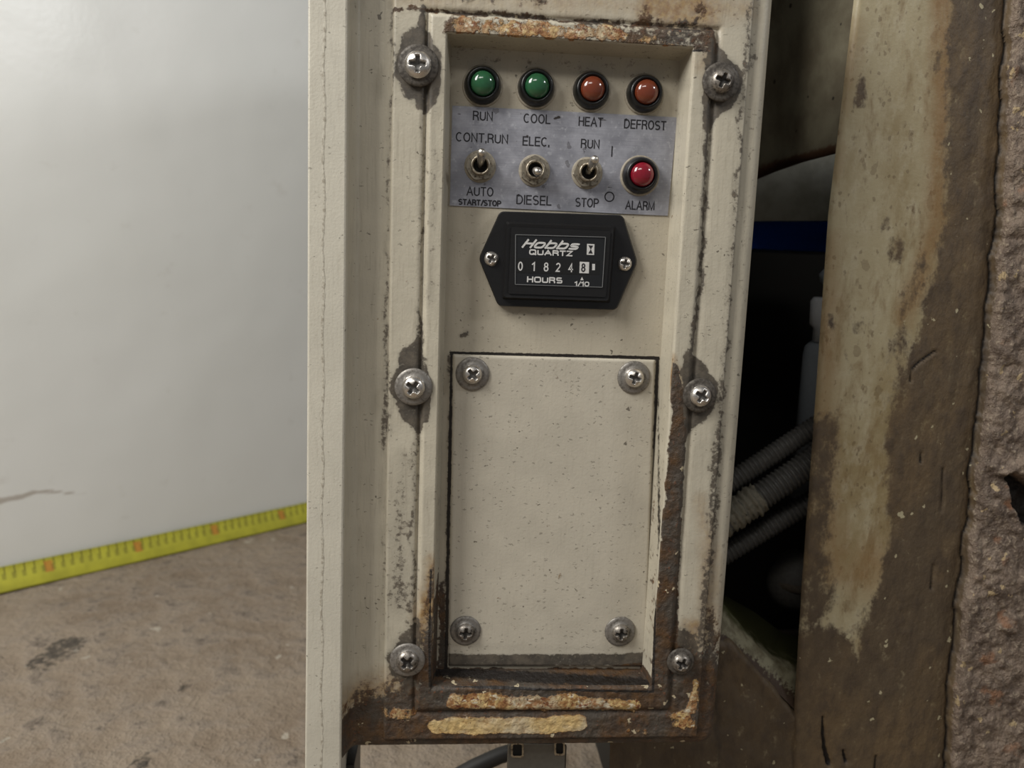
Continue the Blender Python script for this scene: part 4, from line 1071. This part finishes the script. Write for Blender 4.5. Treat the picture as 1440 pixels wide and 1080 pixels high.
LD = [(985, 835, .10), (1020, 838, .12), (1060, 860, .13), (1100, 890, .13), (1140, 900, .13)]
me, v = strip_mesh('sill', [LA, LB, LC, LD])
set_attr(me, 'moss', [0] * 120 + [.62] * 60 + [1.0] * 60); set_attr(me, 'rust', [.85] * 60 + [.1] * 60 + [.1] * 120)
link('sill', me, M['sill'], frame, smooth=True)
# compartment added to keep the opening dark, its shade put into the colour
M['cavity'] = plain('shade_black_metal', lin((34, 31, 27)), .7, bump=.3, bsc=60)
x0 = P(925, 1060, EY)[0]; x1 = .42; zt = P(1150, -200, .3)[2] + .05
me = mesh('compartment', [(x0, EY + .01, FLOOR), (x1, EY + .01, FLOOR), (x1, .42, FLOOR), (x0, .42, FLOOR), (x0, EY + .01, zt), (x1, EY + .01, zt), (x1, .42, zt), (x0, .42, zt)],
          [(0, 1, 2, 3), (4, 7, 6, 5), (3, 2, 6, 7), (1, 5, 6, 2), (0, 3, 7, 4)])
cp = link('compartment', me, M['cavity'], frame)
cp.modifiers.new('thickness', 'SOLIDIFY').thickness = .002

# upper sheet hanging inside, with a rusty lower lip
t = NT('stained_inner_sheet'); n1 = t.noise(40, 4, .6); n2 = t.noise(300, 4, .6)
c_ = t.mix(t.ss(n1, .35, .7), lin((104, 98, 80)), lin((84, 76, 60))); c_ = t.mix(t.specks(180, .06, .3), c_, lin((40, 34, 26)))
c_ = t.mix(t.ss(t.math('ADD', t.attr('rust'), t.math('MULTIPLY', t.math('SUBTRACT', n2, .5), .5)), .4, .6), c_, lin((74, 52, 36)))
M['inner_sheet'] = t.out(c_, .55, 0, t.bump(n2, .3, .001))
U1 = [(1040, -60, .20), (1090, -60, .16), (1150, -60, .12), (1212, -60, .09)]
U2 = [(1040, 236, .20), (1090, 222, .16), (1130, 212, .12), (1178, 198, .09)]
U3 = [(1040, 262, .195), (1090, 240, .155), (1130, 226, .115), (1176, 214, .085)]
U4 = [(1040, 263, .21), (1090, 242, .17), (1130, 228, .13), (1176, 216, .10)]
me, v = strip_mesh('upper_sheet', [U1, U2, U3, U4], 30)
set_attr(me, 'rust', [0] * 30 + [.35] * 30 + [.9] * 60); link('upper_sheet', me, M['inner_sheet'], frame, smooth=True)
t = NT('dusty_grey_sheet'); n1 = t.noise(60, 4, .6); M['grey_sheet'] = t.out(t.mix(t.ss(n1, .35, .7), lin((196, 194, 178)), lin((168, 164, 146))), .5)
G1 = [(1020, 180, .215), (1195, 180, .215)]; G2 = [(1020, 311, .215), (1195, 310, .215)]; G3 = [(1020, 312, .23), (1195, 311, .23)]
me, v = strip_mesh('cross_sheet', [G1, G2, G3], 10); link('cross_sheet', me, M['grey_sheet'], frame)

# ------------------------------------------------------------------ things inside the compartment
blue = link('blue_casing', boxmesh('blue_casing', P(1010, 330, .235)[0], P(1210, 330, .235)[0], .235, .30, P(1100, 352, .235)[2], P(1100, 270, .235)[2], .003), plain('blue_gloss', lin((40, 84, 190)), .25, bump=.05))
tag(blue, 'dark blue casing inside the opening under the grey cross sheet', 'machine casing')
# canister with cap and neck
kc = mm(.14); c0 = P(1158, 600, .14)
can = empty('canister', (c0[0], .14, P(1158, 700, .14)[2])); tag(can, 'dark grey canister with a pale cap standing inside the opening', 'canister')
def vlathe(name, cx_, cy_, prof_, seg=40):
    v = []; f = []
    for r, z in prof_:
        for k in range(seg): a = 2 * math.pi * k / seg; v.append((cx_ + r * math.cos(a), cy_ + r * math.sin(a), z))
    for j in range(len(prof_) - 1):
        for k in range(seg): l = (k + 1) % seg; f.append((j * seg + k, j * seg + l, (j + 1) * seg + l, (j + 1) * seg + k))
    f.append(tuple(range(seg))); f.append(tuple((len(prof_) - 1) * seg + k for k in range(seg)))
    me = mesh(name, v, f); bm = bmesh.new(); bm.from_mesh(me); bmesh.ops.recalc_face_normals(bm, faces=bm.faces); bm.to_mesh(me); bm.free()
    for p in me.polygons: p.use_smooth = len(p.vertices) == 4
    return me
zp = lambda y, Y=.14: P(1150, y, Y)[2]
M['can'] = plain('grey_enamel', lin((150, 156, 162)), .4); M['cap'] = plain('pale_cap', lin((226, 228, 230)), .4)
link('body', vlathe('body', c0[0], .14, [(38 * kc, zp(700)), (38 * kc, zp(500)), (36 * kc, zp(488)), (30 * kc, zp(482))]), M['can'], can)
link('cap', vlathe('cap', c0[0], .14, [(27 * kc, zp(481)), (27 * kc, zp(462)), (33 * kc, zp(456)), (34 * kc, zp(424)), (30 * kc, zp(418))]), M['cap'], can)
link('filler_neck', vlathe('filler_neck', c0[0], .14, [(18 * kc, zp(417)), (18 * kc, zp(400)), (24 * kc, zp(396)), (26 * kc, zp(385)), (20 * kc, zp(378))]), M['can'], can)
# corrugated hoses
M['hose'] = plain('grey_black_conduit', lin((92, 90, 86)), .5, bump=.2, vary=.4)
M['tapewrap'] = plain('frayed_pale_wrap', lin((140, 134, 118)), .7, bump=.6, vary=.5)
def hose(a, b, Y, Yb, rpx, label, pitch=.0034, sag=0.0):
    A_, B_ = Vector(P(*a, Y)), Vector(P(*b, Yb)); L_ = (B_ - A_).length; n = int(L_ / pitch * 8); r = rpx * mm(Y)
    pts = [A_.lerp(B_, i / n) + Vector((0, 0, -sag * math.sin(math.pi * i / n))) for i in range(n + 1)]
    me = tube('corrugated_hose', pts, lambda t_: r * (1 - .15 * (.5 + .5 * math.cos(2 * math.pi * t_ * L_ / pitch)) ** 2), 22)
    o = link('corrugated_hose', me, M['hose']); return tag(o, label, 'hose', 'corrugated hoses inside the opening')
hose((1000, 695.8), (1230, 545), .105, .105, 15.5, 'uppermost grey corrugated hose crossing the dark opening', .0029)
h2 = hose((1000, 745), (1230, 590), .095, .095, 21, 'thicker middle corrugated hose with a pale frayed wrap', .0031)
hose((1002, 789.6), (1230, 650), .112, .112, 16, 'lowest corrugated hose in the dark opening', .0031)
A_, B_ = Vector(P(1005, 741, .095)), Vector(P(1068, 699, .095)); r = 22.5 * mm(.095)
n = 60; pts = [A_.lerp(B_, i / n) for i in range(n + 1)]
me = tube('wrap', pts, lambda t_: r * (1 + .07 * math.sin(t_ * 46) + .05 * math.sin(t_ * 17)), 26)
for v_ in me.vertices: v_.co += Vector((0, 0, 1)) * (.0012 * math.sin(v_.co.x * 2600) * math.sin(v_.co.y * 1900))
link('wrap', me, M['tapewrap'], h2)
# rounded dark pump body low in the opening
pm = empty('pump_housing', tuple(P(1112, 870, .16))); tag(pm, 'dark dusty rounded pump housing low in the opening behind the post', 'pump')
kq = mm(.16); q0 = P(1120, 815, .16)
bm = bmesh.new(); bmesh.ops.create_uvsphere(bm, u_segments=36, v_segments=20, radius=1)
for v_ in bm.verts:
    v_.co = Vector((q0[0] + v_.co.x * 44 * kq, .16 + v_.co.y * .02, q0[2] + v_.co.z * (46 * kq) - abs(v_.co.x) * 6 * kq))
me = bpy.data.meshes.new('body'); bm.to_mesh(me); bm.free(); link('body', me, plain('dusty_black', lin((92, 88, 82)), .6, bump=.4, vary=.5), pm, smooth=True)
link('flange', vlathe('flange', q0[0] + 6 * kq, .16, [(46 * kq, q0[2] - 6 * kq), (48 * kq, q0[2] - 3 * kq), (48 * kq, q0[2] + 3 * kq), (46 * kq, q0[2] + 6 * kq)]), plain('brown_dust', lin((96, 84, 70)), .7, bump=.4, vary=.5), pm)
# cable hanging below the box
cab = [Vector(P(a, b, .11)) for a, b in ((560, 1150), (620, 1104), (668, 1078), (704, 1062), (744, 1050), (800, 1030))]
sm_ = []
for i in range(len(cab) - 1):
    for k in range(6): sm_.append(cab[i].lerp(cab[i + 1], k / 6))
tag(link('cable', tube('cable', sm_, .0052, 14), plain('black_rubber', lin((40, 38, 36)), .6)), 'black rubber cable hanging behind the latch under the box', 'cable')
